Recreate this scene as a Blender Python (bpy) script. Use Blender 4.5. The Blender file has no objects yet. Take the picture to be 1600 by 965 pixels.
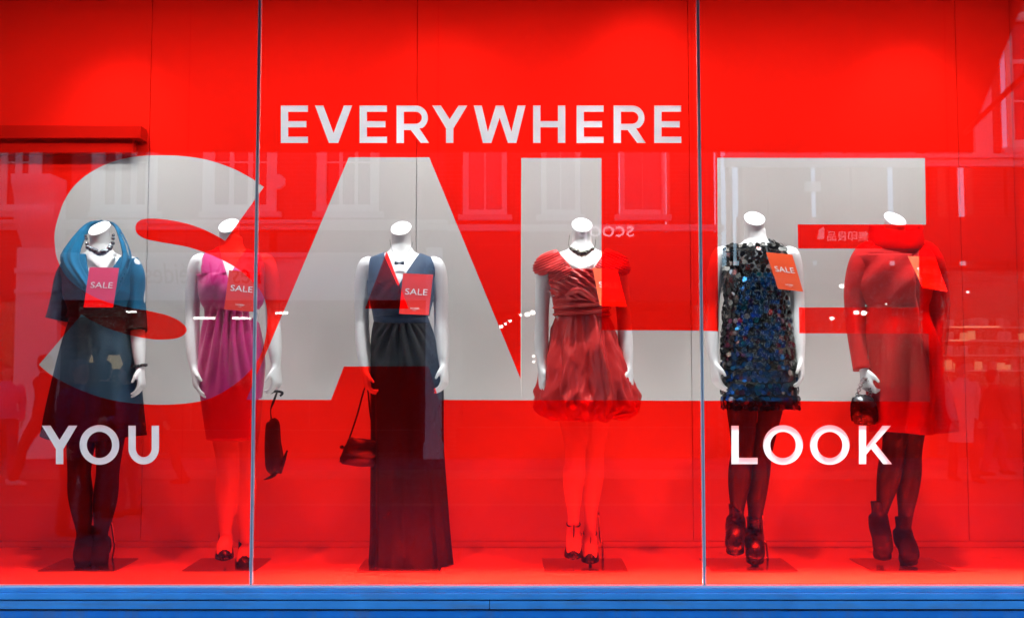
import bpy, bmesh, math, random
from mathutils import Vector, Matrix, noise

# ------------------------------------------------------------------ camera, sky, sun, exposure
S = bpy.context.scene
COL = S.collection
F, D, EYE, TILT = 1530.0, 4.05, 1.60, math.atan(0.060)      # focal in photo pixels, metres to the glass, eye height
cam_data = bpy.data.cameras.new("camera")
cam_data.sensor_width = 36.0
cam_data.lens = F / 1600.0 * 36.0
cam_data.clip_start = 0.05
cam_data.clip_end = 500.0
cam = bpy.data.objects.new("camera", cam_data)
cam.location = (0, -D, EYE)
cam.rotation_euler = (math.pi / 2 + TILT, 0, 0)
COL.objects.link(cam)
S.camera = cam

SUN_EL, SUN_AZ = math.radians(30), math.radians(200)        # sun low behind the houses opposite: the street lies in blue shade
world = bpy.data.worlds.new("World")
S.world = world
world.use_nodes = True
wn = world.node_tree
wn.nodes.clear()
sky = wn.nodes.new("ShaderNodeTexSky")
sky.sky_type = 'NISHITA'
sky.sun_disc = False
sky.sun_elevation = SUN_EL
sky.sun_rotation = SUN_AZ
sky.air_density = 1.0
sky.dust_density = 0.1
sky.ozone_density = 4.0
wbg = wn.nodes.new("ShaderNodeBackground")
wbg.inputs["Strength"].default_value = 0.15
wout = wn.nodes.new("ShaderNodeOutputWorld")
wn.links.new(sky.outputs[0], wbg.inputs[0])
wn.links.new(wbg.outputs[0], wout.inputs[0])

sun_data = bpy.data.lights.new("sun", 'SUN')
sun_data.energy = 1.5
sun_data.angle = math.radians(10)
sun_data.color = (1.0, 0.95, 0.88)
sun = bpy.data.objects.new("sun", sun_data)
sv = Vector((math.sin(SUN_AZ) * math.cos(SUN_EL), math.cos(SUN_AZ) * math.cos(SUN_EL), math.sin(SUN_EL)))
sun.rotation_euler = (-sv).to_track_quat('-Z', 'Y').to_euler()
sun.location = (0, 0, 30)
COL.objects.link(sun)

S.view_settings.view_transform = 'Standard'
S.view_settings.look = 'None'
S.view_settings.exposure = 2.2
S.view_settings.gamma = 1.0
S.render.engine = 'CYCLES'
S.cycles.use_denoising = True
S.cycles.max_bounces = 6
S.cycles.diffuse_bounces = 3
S.cycles.glossy_bounces = 3
S.cycles.transparent_max_bounces = 14
S.cycles.use_adaptive_sampling = True
S.cycles.adaptive_threshold = 0.03
S.cycles.sample_clamp_indirect = 6.0
S.cycles.caustics_reflective = False
S.cycles.caustics_refractive = False

CT, ST = math.cos(TILT), math.sin(TILT)
FLOOR_Z = 0.70          # display floor
WALL_Y = 0.95           # back wall of the display
FACADE = 13.3           # metres from the glass to the houses opposite
MY = 0.52               # depth at which the mannequins stand


def P(px, py, Y):
    """Point at depth Y seen at photo pixel (px, py)."""
    vx, vy = (px - 800.0) / F, (482.5 - py) / F
    d = Vector((vx, CT - ST * vy, ST + CT * vy))
    t = (Y + D) / d.y
    return Vector((0, -D, EYE)) + d * t


def proj(p):
    q = Vector(p) - Vector((0, -D, EYE))
    dep = q.y * CT + q.z * ST
    return 800 + F * q.x / dep, 482.5 - F * (q.z * CT - q.y * ST) / dep


def V(px, py, off=0.0):
    """Point of the opposite frontage whose mirror image falls on (px, py)."""
    p = P(px, py, FACADE - off)
    return Vector((p.x, -(FACADE - off), p.z))


rnd = random.Random(7)

# ------------------------------------------------------------------ helpers


def mat(name, color, rough=0.5, metal=0.0, var=0.0, scale=30.0, bump=0.0, bscale=200.0, emit=None, estr=0.0,
        sheen=0.0, spec=0.5, coat=0.0):
    m = bpy.data.materials.new(name)
    m.use_nodes = True
    nt = m.node_tree
    b = nt.nodes["Principled BSDF"]
    b.inputs["Base Color"].default_value = (*color, 1)
    b.inputs["Roughness"].default_value = rough
    b.inputs["Metallic"].default_value = metal
    b.inputs["Specular IOR Level"].default_value = spec
    if sheen:
        b.inputs["Sheen Weight"].default_value = sheen
    if coat:
        b.inputs["Coat Weight"].default_value = coat
    tc = nt.nodes.new("ShaderNodeTexCoord")
    if var:
        n = nt.nodes.new("ShaderNodeTexNoise")
        n.inputs["Scale"].default_value = scale
        n.inputs["Detail"].default_value = 5
        nt.links.new(tc.outputs["Object"], n.inputs["Vector"])
        mx = nt.nodes.new("ShaderNodeMix")
        mx.data_type = 'RGBA'
        mx.inputs["A"].default_value = (*[c * (1 - var) for c in color], 1)
        mx.inputs["B"].default_value = (*[min(1, c * (1 + var)) for c in color], 1)
        nt.links.new(n.outputs["Fac"], mx.inputs["Factor"])
        nt.links.new(mx.outputs["Result"], b.inputs["Base Color"])
        mr = nt.nodes.new("ShaderNodeMapRange")
        mr.inputs["To Min"].default_value = max(0.02, rough - 0.12)
        mr.inputs["To Max"].default_value = min(1, rough + 0.12)
        nt.links.new(n.outputs["Fac"], mr.inputs["Value"])
        nt.links.new(mr.outputs["Result"], b.inputs["Roughness"])
    if bump:
        n2 = nt.nodes.new("ShaderNodeTexNoise")
        n2.inputs["Scale"].default_value = bscale
        n2.inputs["Detail"].default_value = 3
        nt.links.new(tc.outputs["Object"], n2.inputs["Vector"])
        bp = nt.nodes.new("ShaderNodeBump")
        bp.inputs["Strength"].default_value = bump
        bp.inputs["Distance"].default_value = 0.01
        nt.links.new(n2.outputs["Fac"], bp.inputs["Height"])
        nt.links.new(bp.outputs["Normal"], b.inputs["Normal"])
    if emit:
        b.inputs["Emission Color"].default_value = (*emit, 1)
        b.inputs["Emission Strength"].default_value = estr
    return m


def glass_mat(name, tint=(1, 1, 1), f0=0.029, strength=1.0):
    """Clear sheet: light passes through, each face mirrors by Schlick's law."""
    m = bpy.data.materials.new(name)
    m.use_nodes = True
    nt = m.node_tree
    nt.nodes.clear()
    out = nt.nodes.new("ShaderNodeOutputMaterial")
    tr = nt.nodes.new("ShaderNodeBsdfTransparent")
    tr.inputs[0].default_value = (*tint, 1)
    gl = nt.nodes.new("ShaderNodeBsdfGlossy")
    gl.inputs["Roughness"].default_value = 0.0
    lw = nt.nodes.new("ShaderNodeLayerWeight")
    lw.inputs["Blend"].default_value = 0.5
    pw = nt.nodes.new("ShaderNodeMath"); pw.operation = 'POWER'; pw.inputs[1].default_value = 5.0
    ma = nt.nodes.new("ShaderNodeMath"); ma.operation = 'MULTIPLY_ADD'
    ma.inputs[1].default_value = 1 - f0; ma.inputs[2].default_value = f0
    mx = nt.nodes.new("ShaderNodeMixShader")
    nt.links.new(lw.outputs["Facing"], pw.inputs[0])
    nt.links.new(pw.outputs[0], ma.inputs[0])
    nt.links.new(ma.outputs[0], mx.inputs[0])
    nt.links.new(tr.outputs[0], mx.inputs[1])
    nt.links.new(gl.outputs[0], mx.inputs[2])
    nt.links.new(mx.outputs[0], out.inputs[0])
    return m


def film_mat(name, trans, scatter, amount):
    """Self-adhesive vinyl: coloured see-through sheet with a little scatter of its own."""
    m = bpy.data.materials.new(name)
    m.use_nodes = True
    nt = m.node_tree
    nt.nodes.clear()
    out = nt.nodes.new("ShaderNodeOutputMaterial")
    tr = nt.nodes.new("ShaderNodeBsdfTransparent")
    tr.inputs[0].default_value = (*trans, 1)
    df = nt.nodes.new("ShaderNodeBsdfDiffuse")
    df.inputs[0].default_value = (*scatter, 1)
    mx = nt.nodes.new("ShaderNodeMixShader")
    mx.inputs[0].default_value = amount
    nt.links.new(tr.outputs[0], mx.inputs[1])
    nt.links.new(df.outputs[0], mx.inputs[2])
    nt.links.new(mx.outputs[0], out.inputs[0])
    return m


def tag(o, label=None, cat=None, group=None, kind=None):
    if label: o["label"] = label
    if cat: o["category"] = cat
    if group: o["group"] = group
    if kind: o["kind"] = kind
    return o


def thing(name, loc, label=None, cat=None, group=None):
    o = bpy.data.objects.new(name, None)
    o.empty_display_size = 0.1
    o.location = loc
    COL.objects.link(o)
    return tag(o, label, cat, group)


def org(o):
    p = Vector((0, 0, 0))
    while o is not None:
        p = p + Vector(o.location)
        o = o.parent
    return p


def finish(name, bm, m, parent=None, smooth=False, recalc=True):
    """Link a bmesh (world coordinates) as one mesh object, its origin at its parent's base."""
    if recalc:
        bmesh.ops.recalc_face_normals(bm, faces=bm.faces)
    o0 = org(parent) if parent is not None else None
    if o0 is None:
        if len(bm.verts):
            xs = [v.co for v in bm.verts]
            o0 = Vector(((min(v.x for v in xs) + max(v.x for v in xs)) / 2, (min(v.y for v in xs) + max(v.y for v in xs)) / 2,
                         min(v.z for v in xs)))
        else:
            o0 = Vector((0, 0, 0))
    bmesh.ops.translate(bm, verts=bm.verts, vec=-o0)
    me = bpy.data.meshes.new(name)
    bm.to_mesh(me)
    bm.free()
    if smooth:
        me.polygons.foreach_set("use_smooth", [True] * len(me.polygons))
    me.materials.append(m)
    o = bpy.data.objects.new(name, me)
    if parent is not None:
        o.parent = parent
    else:
        o.location = o0
    COL.objects.link(o)
    return o


def bake(o, mods):
    """Apply modifiers given as (type, settings) and keep the resulting mesh."""
    for k, (t, st) in enumerate(mods):
        md = o.modifiers.new("m%d" % k, t)
        for a, v in st.items():
            setattr(md, a, v)
    dg = bpy.context.evaluated_depsgraph_get()
    dg.update()
    me = bpy.data.meshes.new_from_object(o.evaluated_get(dg))
    o.modifiers.clear()
    old = o.data
    ms = list(old.materials)
    o.data = me
    me.name = o.name
    me.materials.clear()
    for m in ms: me.materials.append(m)
    bpy.data.meshes.remove(old)
    me.polygons.foreach_set("use_smooth", [True] * len(me.polygons))
    return o


def box(bm, a, b, bevel=0.0):
    x0, y0, z0 = a
    x1, y1, z1 = b
    vs = [bm.verts.new(c) for c in ((x0, y0, z0), (x1, y0, z0), (x1, y1, z0), (x0, y1, z0), (x0, y0, z1), (x1, y0, z1), (x1, y1, z1), (x0, y1, z1))]
    fs = [bm.faces.new([vs[i] for i in f]) for f in ((0, 3, 2, 1), (4, 5, 6, 7), (0, 1, 5, 4), (1, 2, 6, 5), (2, 3, 7, 6), (3, 0, 4, 7))]
    if bevel:
        es = list({e for f in fs for e in f.edges})
        bmesh.ops.bevel(bm, geom=es, offset=bevel, segments=2, affect='EDGES', profile=0.5)


def boxo(name, a, b, m, parent=None, bevel=0.0):
    bm = bmesh.new()
    lo = [min(a[i], b[i]) for i in range(3)]
    hi = [max(a[i], b[i]) for i in range(3)]
    box(bm, lo, hi, bevel)
    return finish(name, bm, m, parent)


def loft(bm, rings, cap0=True, cap1=True, closed=True):
    vr = [[bm.verts.new(p) for p in r] for r in rings]
    n = len(vr[0])
    for a, b in zip(vr[:-1], vr[1:]):
        for i in range(n if closed else n - 1):
            j = (i + 1) % n
            bm.faces.new((a[i], a[j], b[j], b[i]))
    if cap0: bm.faces.new(list(reversed(vr[0])))
    if cap1: bm.faces.new(vr[-1])


def crom(pts, n):
    """Catmull-Rom through tuples of numbers, n samples."""
    m = len(pts)
    out = []
    for k in range(n):
        t = k / (n - 1) * (m - 1)
        i = min(int(t), m - 2)
        u = t - i
        p0, p1, p2, p3 = pts[max(i - 1, 0)], pts[i], pts[i + 1], pts[min(i + 2, m - 1)]
        out.append(tuple(0.5 * (2 * b + (c - a) * u + (2 * a - 5 * b + 4 * c - d) * u * u + (3 * b - a - 3 * c + d) * u ** 3)
                         for a, b, c, d in zip(p0, p1, p2, p3)))
    return out


def tube(bm, pts, n=14, samples=None, ref=(0, 1, 0), ripple=None):
    """pts: (x, y, z, r) or (x, y, z, a, b): a across, b along ref."""
    pts = [tuple(p) if len(p) == 5 else (*p, p[3]) for p in pts]
    pts = [tuple(float(c) for c in p) for p in pts]
    samples = samples or (len(pts) - 1) * 5 + 1
    q = crom(pts, samples) if len(pts) > 2 else crom([pts[0], pts[1]], samples)
    rings = []
    ref = Vector(ref)
    for k, c in enumerate(q):
        a = Vector(q[max(k - 1, 0)][:3])
        b = Vector(q[min(k + 1, len(q) - 1)][:3])
        d = (b - a).normalized()
        r2 = (ref - d * ref.dot(d))
        if r2.length < 1e-3:
            r2 = Vector((1, 0, 0)) - d * d.x
        r2.normalize()
        side = d.cross(r2)
        ra, rb = max(c[3], 1e-4), max(c[4], 1e-4)
        ring = []
        for i in range(n):
            t = 2 * math.pi * i / n
            w = 1 + (ripple(t, k / (samples - 1)) if ripple else 0)
            ring.append(Vector(c[:3]) + side * (ra * w * math.cos(t)) + r2 * (rb * w * math.sin(t)))
        rings.append(ring)
    loft(bm, rings)


def ball(bm, c, rx, ry=None, rz=None, seg=10):
    r = bmesh.ops.create_uvsphere(bm, u_segments=seg, v_segments=max(6, seg - 2), radius=1.0)
    bmesh.ops.scale(bm, verts=r["verts"], vec=(rx, ry or rx, rz or rx))
    bmesh.ops.translate(bm, verts=r["verts"], vec=c)


def tubeo(name, pts, m, parent=None, **kw):
    bm = bmesh.new()
    tube(bm, pts, **kw)
    return finish(name, bm, m, parent, smooth=True)


def fill2d(loops):
    """Flat mesh (x, z) from nested outlines; even-odd."""
    cu = bpy.data.curves.new("outline", 'CURVE')
    cu.dimensions = '2D'
    cu.fill_mode = 'BOTH'
    for lp in loops:
        sp = cu.splines.new('POLY')
        sp.points.add(len(lp) - 1)
        for k, (x, z) in enumerate(lp):
            sp.points[k].co = (x, z, 0, 1)
        sp.use_cyclic_u = True
    o = bpy.data.objects.new("outline", cu)
    COL.objects.link(o)
    dg = bpy.context.evaluated_depsgraph_get()
    dg.update()
    me = bpy.data.meshes.new_from_object(o.evaluated_get(dg))
    bpy.data.objects.remove(o)
    bpy.data.curves.remove(cu)
    bm = bmesh.new()
    bm.from_mesh(me)
    bpy.data.meshes.remove(me)
    bmesh.ops.remove_doubles(bm, verts=bm.verts, dist=1e-5)
    return bm


def text2d(body, extrude=0.0, shear=0.0):
    cu = bpy.data.curves.new("text", 'FONT')
    cu.body = body
    cu.extrude = extrude
    cu.shear = shear
    cu.resolution_u = 4
    o = bpy.data.objects.new("text", cu)
    COL.objects.link(o)
    dg = bpy.context.evaluated_depsgraph_get()
    dg.update()
    me = bpy.data.meshes.new_from_object(o.evaluated_get(dg))
    bpy.data.objects.remove(o)
    bm = bmesh.new()
    bm.from_mesh(me)
    bpy.data.meshes.remove(me)
    xs = [v.co.x for v in bm.verts]
    ys = [v.co.y for v in bm.verts]
    return bm, min(xs), max(xs), min(ys), max(ys)


# ------------------------------------------------------------------ materials
M = {}
M['wall'] = mat("display wall paint", (0.74, 0.715, 0.68), 0.75, var=0.05, scale=1.6, bump=0.06, bscale=120)
M['ledge'] = mat("shade-darkened ledge paint", (0.42, 0.40, 0.38), 0.7, var=0.05, scale=4)  # darker than the wall: shade on the ledge front is put into the colour
M['floor'] = mat("display floor laminate", (0.80, 0.78, 0.74), 0.32, var=0.05, scale=4)
M['ceiling'] = mat("display ceiling paint", (0.6, 0.58, 0.55), 0.8, var=0.03, scale=5)
M['mannequin'] = mat("white mannequin lacquer", (0.82, 0.81, 0.79), 0.34, var=0.02, scale=8)
M['plate'] = mat("brushed steel plate", (0.55, 0.54, 0.52), 0.18, metal=0.9, var=0.1, scale=60)
M['steel'] = mat("polished steel", (0.7, 0.7, 0.7), 0.12, metal=1.0)
M['glass'] = glass_mat("window glass")
M['film'] = film_mat("red see-through vinyl", (1.0, 0.0105, 0.005), (0.75, 0.01, 0.02), 0.04)
M['tint_film'] = film_mat("added grey tint film", (0.605, 0.62, 0.615), (0.8, 0.8, 0.8), 0.01)  # grey tint added to dim the view through the clear letter openings
M['white_vinyl'] = mat("white vinyl lettering", (0.86, 0.86, 0.88), 0.45, var=0.01, scale=20)
_nt = M['white_vinyl'].node_tree          # thin white vinyl lets the lamps of the display shine through
_tl = _nt.nodes.new("ShaderNodeBsdfTranslucent")
_tl.inputs[0].default_value = (0.84, 0.94, 1.0, 1)
_mx = _nt.nodes.new("ShaderNodeMixShader")
_mx.inputs[0].default_value = 0.80
_o = [n for n in _nt.nodes if n.type == 'OUTPUT_MATERIAL'][0]
_nt.links.new(_nt.nodes["Principled BSDF"].outputs[0], _mx.inputs[1])
_nt.links.new(_tl.outputs[0], _mx.inputs[2])
_nt.links.new(_mx.outputs[0], _o.inputs[0])
M['seal'] = mat("grey silicone", (0.30, 0.34, 0.36), 0.3, var=0.08, scale=20)
M['edge'] = mat("polished pane edge", (0.62, 0.72, 0.74), 0.12, var=0.08, scale=9)
M['bead'] = mat("white glazing bead", (0.8, 0.78, 0.76), 0.4, var=0.05, scale=15)
M['blue'] = mat("frame with sky blue in its colour", (0.07, 0.40, 0.90), 0.36, var=0.30, scale=7, bump=0.25, bscale=18)  # reflected sky is put into this colour, lightest on the mouldings
M['blue_dark'] = mat("stallriser with sky blue in its colour", (0.012, 0.25, 0.70), 0.38, var=0.3, scale=5, bump=0.2, bscale=18)  # deeper copy, with less of the reflected sky in the colour
for _k, _sc in (('blue', (3, 60, 25)), ('blue_dark', (9, 40, 2.5))):
    _nt = M[_k].node_tree
    _pb = _nt.nodes["Principled BSDF"]
    _src = _pb.inputs["Base Color"].links[0].from_socket
    _tc = _nt.nodes.new("ShaderNodeTexCoord")
    _mp = _nt.nodes.new("ShaderNodeMapping")
    _mp.inputs["Scale"].default_value = _sc
    _nz = _nt.nodes.new("ShaderNodeTexNoise")
    _nz.inputs["Scale"].default_value = 1.0
    _nz.inputs["Detail"].default_value = 8
    _nz.inputs["Roughness"].default_value = 0.7
    _rp = _nt.nodes.new("ShaderNodeValToRGB")
    _rp.color_ramp.elements[0].position = 0.50
    _rp.color_ramp.elements[0].color = (0, 0, 0, 1)
    _rp.color_ramp.elements[1].position = 0.78
    _rp.color_ramp.elements[1].color = (0.75, 0.75, 0.75, 1)
    _mg = _nt.nodes.new("ShaderNodeMix")
    _mg.data_type = 'RGBA'
    _mg.inputs["B"].default_value = (0.16, 0.20, 0.26, 1)
    _nt.links.new(_tc.outputs["Object"], _mp.inputs[0])
    _nt.links.new(_mp.outputs[0], _nz.inputs["Vector"])
    _nt.links.new(_nz.outputs["Fac"], _rp.inputs[0])
    _nt.links.new(_rp.outputs[0], _mg.inputs["Factor"])
    _nt.links.new(_src, _mg.inputs["A"])
    _nt.links.new(_mg.outputs["Result"], _pb.inputs["Base Color"])
M['shop_wall'] = mat("shop stone", (0.35, 0.33, 0.30), 0.8, var=0.15, scale=4, bump=0.3, bscale=40)
M['awning'] = mat("dark awning canvas", (0.012, 0.012, 0.016), 0.85, var=0.2, scale=40, bump=0.1)
M['black_metal'] = mat("black metal", (0.02, 0.02, 0.022), 0.4, var=0.1)
M['card'] = mat("red sale card", (0.88, 0.030, 0.022), 0.5, var=0.02)
M['card_orange'] = mat("orange red sale card", (0.90, 0.085, 0.008), 0.5, var=0.02)
M['card_pink'] = mat("raspberry red sale card", (0.85, 0.05, 0.16), 0.5, var=0.02)
M['card_print'] = mat("white card print", (0.85, 0.85, 0.85), 0.6)
M['teal'] = mat("teal wool", (0.0, 0.115, 0.24), 0.85, var=0.25, scale=60, bump=0.35, bscale=260, sheen=0.06, spec=0.25)
M['charcoal_teal'] = mat("dark charcoal wool", (0.014, 0.05, 0.09), 0.8, var=0.25, scale=70, bump=0.3, bscale=260)
M['pink'] = mat("fuchsia satin", (0.66, 0.010, 0.20), 0.40, var=0.12, scale=12, bump=0.1, bscale=90, sheen=0.2)
M['navy'] = mat("navy crepe", (0.008, 0.034, 0.085), 0.62, var=0.2, scale=50, bump=0.15, bscale=260, sheen=0.2)
M['black_jersey'] = mat("black jersey", (0.008, 0.010, 0.013), 0.6, var=0.2, scale=50, bump=0.12, bscale=260)
M['crimson'] = mat("crimson taffeta", (0.62, 0.016, 0.013), 0.42, var=0.15, scale=18, bump=0.22, bscale=38)
M['coat'] = mat("scarlet wool", (0.56, 0.006, 0.006), 0.9, var=0.14, scale=70, bump=0.4, bscale=300, sheen=0.04, spec=0.2)
M['tights'] = mat("black tights", (0.010, 0.010, 0.012), 0.6, var=0.1)
M['leather'] = mat("black leather", (0.012, 0.011, 0.013), 0.28, var=0.2, scale=30, bump=0.1, bscale=140)
M['suede'] = mat("dark suede", (0.022, 0.014, 0.014), 0.9, var=0.25, scale=40, bump=0.2, bscale=200)
M['bag_red'] = mat("oxblood leather", (0.035, 0.010, 0.012), 0.35, var=0.2, scale=30, bump=0.1)
M['gun'] = mat("gunmetal beads", (0.22, 0.24, 0.27), 0.16, metal=1.0)
M['silver'] = mat("silver beads", (0.20, 0.19, 0.16), 0.14, metal=1.0, var=.5, scale=150)
M['ribbon'] = mat("black ribbon", (0.012, 0.012, 0.014), 0.45)
M['lamp_can'] = mat("white lamp housing", (0.7, 0.7, 0.7), 0.4)
M['lamp_lens'] = mat("lit lamp lens", (0.9, 0.9, 0.9), 0.4, emit=(1, 0.95, 0.88), estr=6)
# street
M['paving'] = mat("grey paving", (0.16, 0.16, 0.17), 0.7, var=0.25, scale=1.5, bump=0.3, bscale=12)
M['road'] = mat("worn asphalt", (0.11, 0.11, 0.12), 0.8, var=0.3, scale=2, bump=0.3, bscale=60)
M['kerb'] = mat("granite kerb", (0.20, 0.20, 0.20), 0.7, var=0.2, scale=12)
M['stone'] = mat("pale painted stone", (0.60, 0.60, 0.63), 0.75, var=0.08, scale=3, bump=0.1, bscale=20)
M['cream'] = mat("cream fascia", (0.58, 0.58, 0.64), 0.6, var=0.05, scale=3)
M['white_paint'] = mat("white sash paint", (0.80, 0.80, 0.80), 0.45, var=0.04, scale=6)
M['white_stone'] = mat("white painted stucco", (0.74, 0.76, 0.84), 0.6, var=0.06, scale=3, bump=0.1, bscale=20)
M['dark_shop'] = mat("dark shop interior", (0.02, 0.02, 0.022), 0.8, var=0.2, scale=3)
M['pane_dark'] = mat("dark window pane", (0.012, 0.013, 0.016), 0.05, var=0.1, scale=1)
M['blind'] = mat("pale window blind", (0.26, 0.26, 0.28), 0.8, var=0.05, scale=5)
M['maroon'] = mat("maroon fascia", (0.05, 0.006, 0.008), 0.5, var=0.1, scale=4)
M['sign_dark'] = mat("dark red sign letters", (0.08, 0.012, 0.012), 0.5)
M['sign_white'] = mat("white sign letters", (0.8, 0.8, 0.8), 0.5, emit=(1, 1, 1), estr=0.35)
M['sign_lit'] = mat("lit sign tube", (0.9, 0.85, 0.9), 0.5, emit=(1.0, 0.85, 0.95), estr=1.1)
M['tube_lit'] = mat("lit fluorescent tube", (0.9, 0.9, 0.9), 0.5, emit=(1.0, 0.96, 0.9), estr=7)
M['bulb_lit'] = mat("lit bulb", (0.9, 0.9, 0.9), 0.5, emit=(1.0, 0.94, 0.85), estr=8)
M['shade_lit'] = mat("lit pendant shade", (0.8, 0.7, 0.4), 0.6, emit=(1.0, 0.72, 0.35), estr=0.6)
M['warm_lit'] = mat("warm lit shelf strip", (0.9, 0.7, 0.5), 0.6, emit=(1.0, 0.6, 0.3), estr=1.6)
M['slate'] = mat("roof slate", (0.06, 0.06, 0.07), 0.7, var=0.2, scale=6)
M['alarm'] = mat("white alarm box", (0.75, 0.75, 0.78), 0.4)


def brick_mat(name, c1, c2, mortar):
    m = bpy.data.materials.new(name)
    m.use_nodes = True
    nt = m.node_tree
    b = nt.nodes["Principled BSDF"]
    b.inputs["Roughness"].default_value = 0.85
    tc = nt.nodes.new("ShaderNodeTexCoord")
    mp = nt.nodes.new("ShaderNodeMapping")
    mp.inputs["Rotation"].default_value = (math.pi / 2, 0, 0)
    br = nt.nodes.new("ShaderNodeTexBrick")
    br.inputs["Scale"].default_value = 1.0
    br.inputs["Brick Width"].default_value = 0.225
    br.inputs["Row Height"].default_value = 0.075
    br.inputs["Mortar Size"].default_value = 0.006
    br.inputs["Color1"].default_value = (*c1, 1)
    br.inputs["Color2"].default_value = (*c2, 1)
    br.inputs["Mortar"].default_value = (*mortar, 1)
    nt.links.new(tc.outputs["Object"], mp.inputs[0])
    nt.links.new(mp.outputs[0], br.inputs["Vector"])
    nt.links.new(br.outputs["Color"], b.inputs["Base Color"])
    bp = nt.nodes.new("ShaderNodeBump")
    bp.inputs["Strength"].default_value = 0.4
    bp.inputs["Distance"].default_value = 0.01
    bp.invert = True
    nt.links.new(br.outputs["Fac"], bp.inputs["Height"])
    nt.links.new(bp.outputs["Normal"], b.inputs["Normal"])
    return m


M['brick'] = brick_mat("brown brick", (0.085, 0.052, 0.045), (0.11, 0.065, 0.055), (0.14, 0.135, 0.13))
M['brick_red'] = brick_mat("red brick", (0.09, 0.032, 0.026), (0.12, 0.045, 0.035), (0.13, 0.125, 0.12))
M['pavers'] = brick_mat("pavement slabs", (0.085, 0.09, 0.135), (0.11, 0.118, 0.17), (0.05, 0.05, 0.07))
_b = [n for n in M['pavers'].node_tree.nodes if n.type == 'TEX_BRICK'][0]
_b.inputs["Brick Width"].default_value = 0.9
_b.inputs["Row Height"].default_value = 0.6
_b.inputs["Mortar Size"].default_value = 0.008
[n for n in M['pavers'].node_tree.nodes if n.type == 'MAPPING'][0].inputs["Rotation"].default_value = (0, 0, 0)

# sequins: colour of each disc comes from a colour attribute
ms = bpy.data.materials.new("sequin plastic")
ms.use_nodes = True
_p = ms.node_tree.nodes["Principled BSDF"]
_a = ms.node_tree.nodes.new("ShaderNodeVertexColor")
_a.layer_name = "disc_colour"
ms.node_tree.links.new(_a.outputs[0], _p.inputs["Base Color"])
_p.inputs["Metallic"].default_value = 0.75
_p.inputs["Roughness"].default_value = 0.16
M['sequin'] = ms

# ------------------------------------------------------------------ the street
GY0, GY1 = -0.55, -60.0


def sheet(name, x0, x1, y0, y1, z, m):
    bm = bmesh.new()
    bm.faces.new([bm.verts.new(c) for c in ((x0, y0, z), (x1, y0, z), (x1, y1, z), (x0, y1, z))])
    return tag(finish(name, bm, m), kind='structure')


sheet("ground", -120, 120, -120, 60, -0.13, M['road'])
tag(boxo("pavement", (-60, -7.45, -0.12), (60, 0.3, 0.0), M['pavers']), kind='structure')
tag(boxo("kerb", (-60, -7.62, -0.12), (60, -7.452, 0.006), M['kerb']), kind='structure')
tag(boxo("pavement", (-60, -FACADE - 6, -0.12), (60, -11.4, 0.0), M['pavers']), kind='structure')
tag(boxo("kerb", (-60, -11.398, -0.12), (60, -11.23, 0.006), M['kerb']), kind='structure')

# ------------------------------------------------------------------ the shop: walls round the display
X0, X1 = P(-284, 480, 0).x, P(1777, 480, 0).x
HEAD_Z = 3.42


def build_display():
    # floor
    bm = bmesh.new()
    box(bm, (X0, 0.012, FLOOR_Z - 0.06), (X1, WALL_Y + 0.08, FLOOR_Z))
    tag(finish("floor", bm, M['floor']), kind='structure')
    # back wall: boards with open seams
    w = thing("wall_back", (0, WALL_Y, FLOOR_Z))
    w["kind"] = 'structure'
    seams = [X0] + [P(px, 420, WALL_Y).x for px in (229, 650, 1079, 1503)] + [X1]
    g = 0.0015
    for a, b in zip(seams[:-1], seams[1:]):
        bm = bmesh.new()
        box(bm, (a + g, WALL_Y, FLOOR_Z + 0.03), (b - g, WALL_Y + 0.02, HEAD_Z + 0.1), bevel=0.0012)
        finish("panel", bm, M['wall'], w)
    boxo("backing", (X0, WALL_Y + 0.022, FLOOR_Z), (X1, WALL_Y + 0.06, HEAD_Z + 0.1), M['seal'], w)
    boxo("skirting", (X0, WALL_Y - 0.012, FLOOR_Z + 0.002), (X1, WALL_Y + 0.018, FLOOR_Z + 0.028), M['wall'], w)
    tag(boxo("wall_left", (X0 - 0.10, 0.03, FLOOR_Z - 0.06), (X0 - 0.002, WALL_Y + 0.08, HEAD_Z + 0.1), M['wall']), kind='structure')
    tag(boxo("wall_right", (X1 + 0.002, 0.03, FLOOR_Z - 0.06), (X1 + 0.10, WALL_Y + 0.08, HEAD_Z + 0.1), M['wall']), kind='structure')
    tag(boxo("ceiling", (X0 - 0.1, 0.03, HEAD_Z + 0.102), (X1 + 0.1, WALL_Y + 0.08, HEAD_Z + 0.16), M['ceiling']), kind='structure')
    # stepped ledge high on the left
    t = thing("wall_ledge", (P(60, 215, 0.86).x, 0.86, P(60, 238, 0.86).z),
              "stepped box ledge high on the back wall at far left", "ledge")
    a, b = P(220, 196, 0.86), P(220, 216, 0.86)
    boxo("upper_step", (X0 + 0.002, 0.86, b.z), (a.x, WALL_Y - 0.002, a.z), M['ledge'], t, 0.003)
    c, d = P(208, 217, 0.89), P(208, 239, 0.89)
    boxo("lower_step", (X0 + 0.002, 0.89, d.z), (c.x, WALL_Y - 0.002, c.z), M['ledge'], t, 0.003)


build_display()


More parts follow.
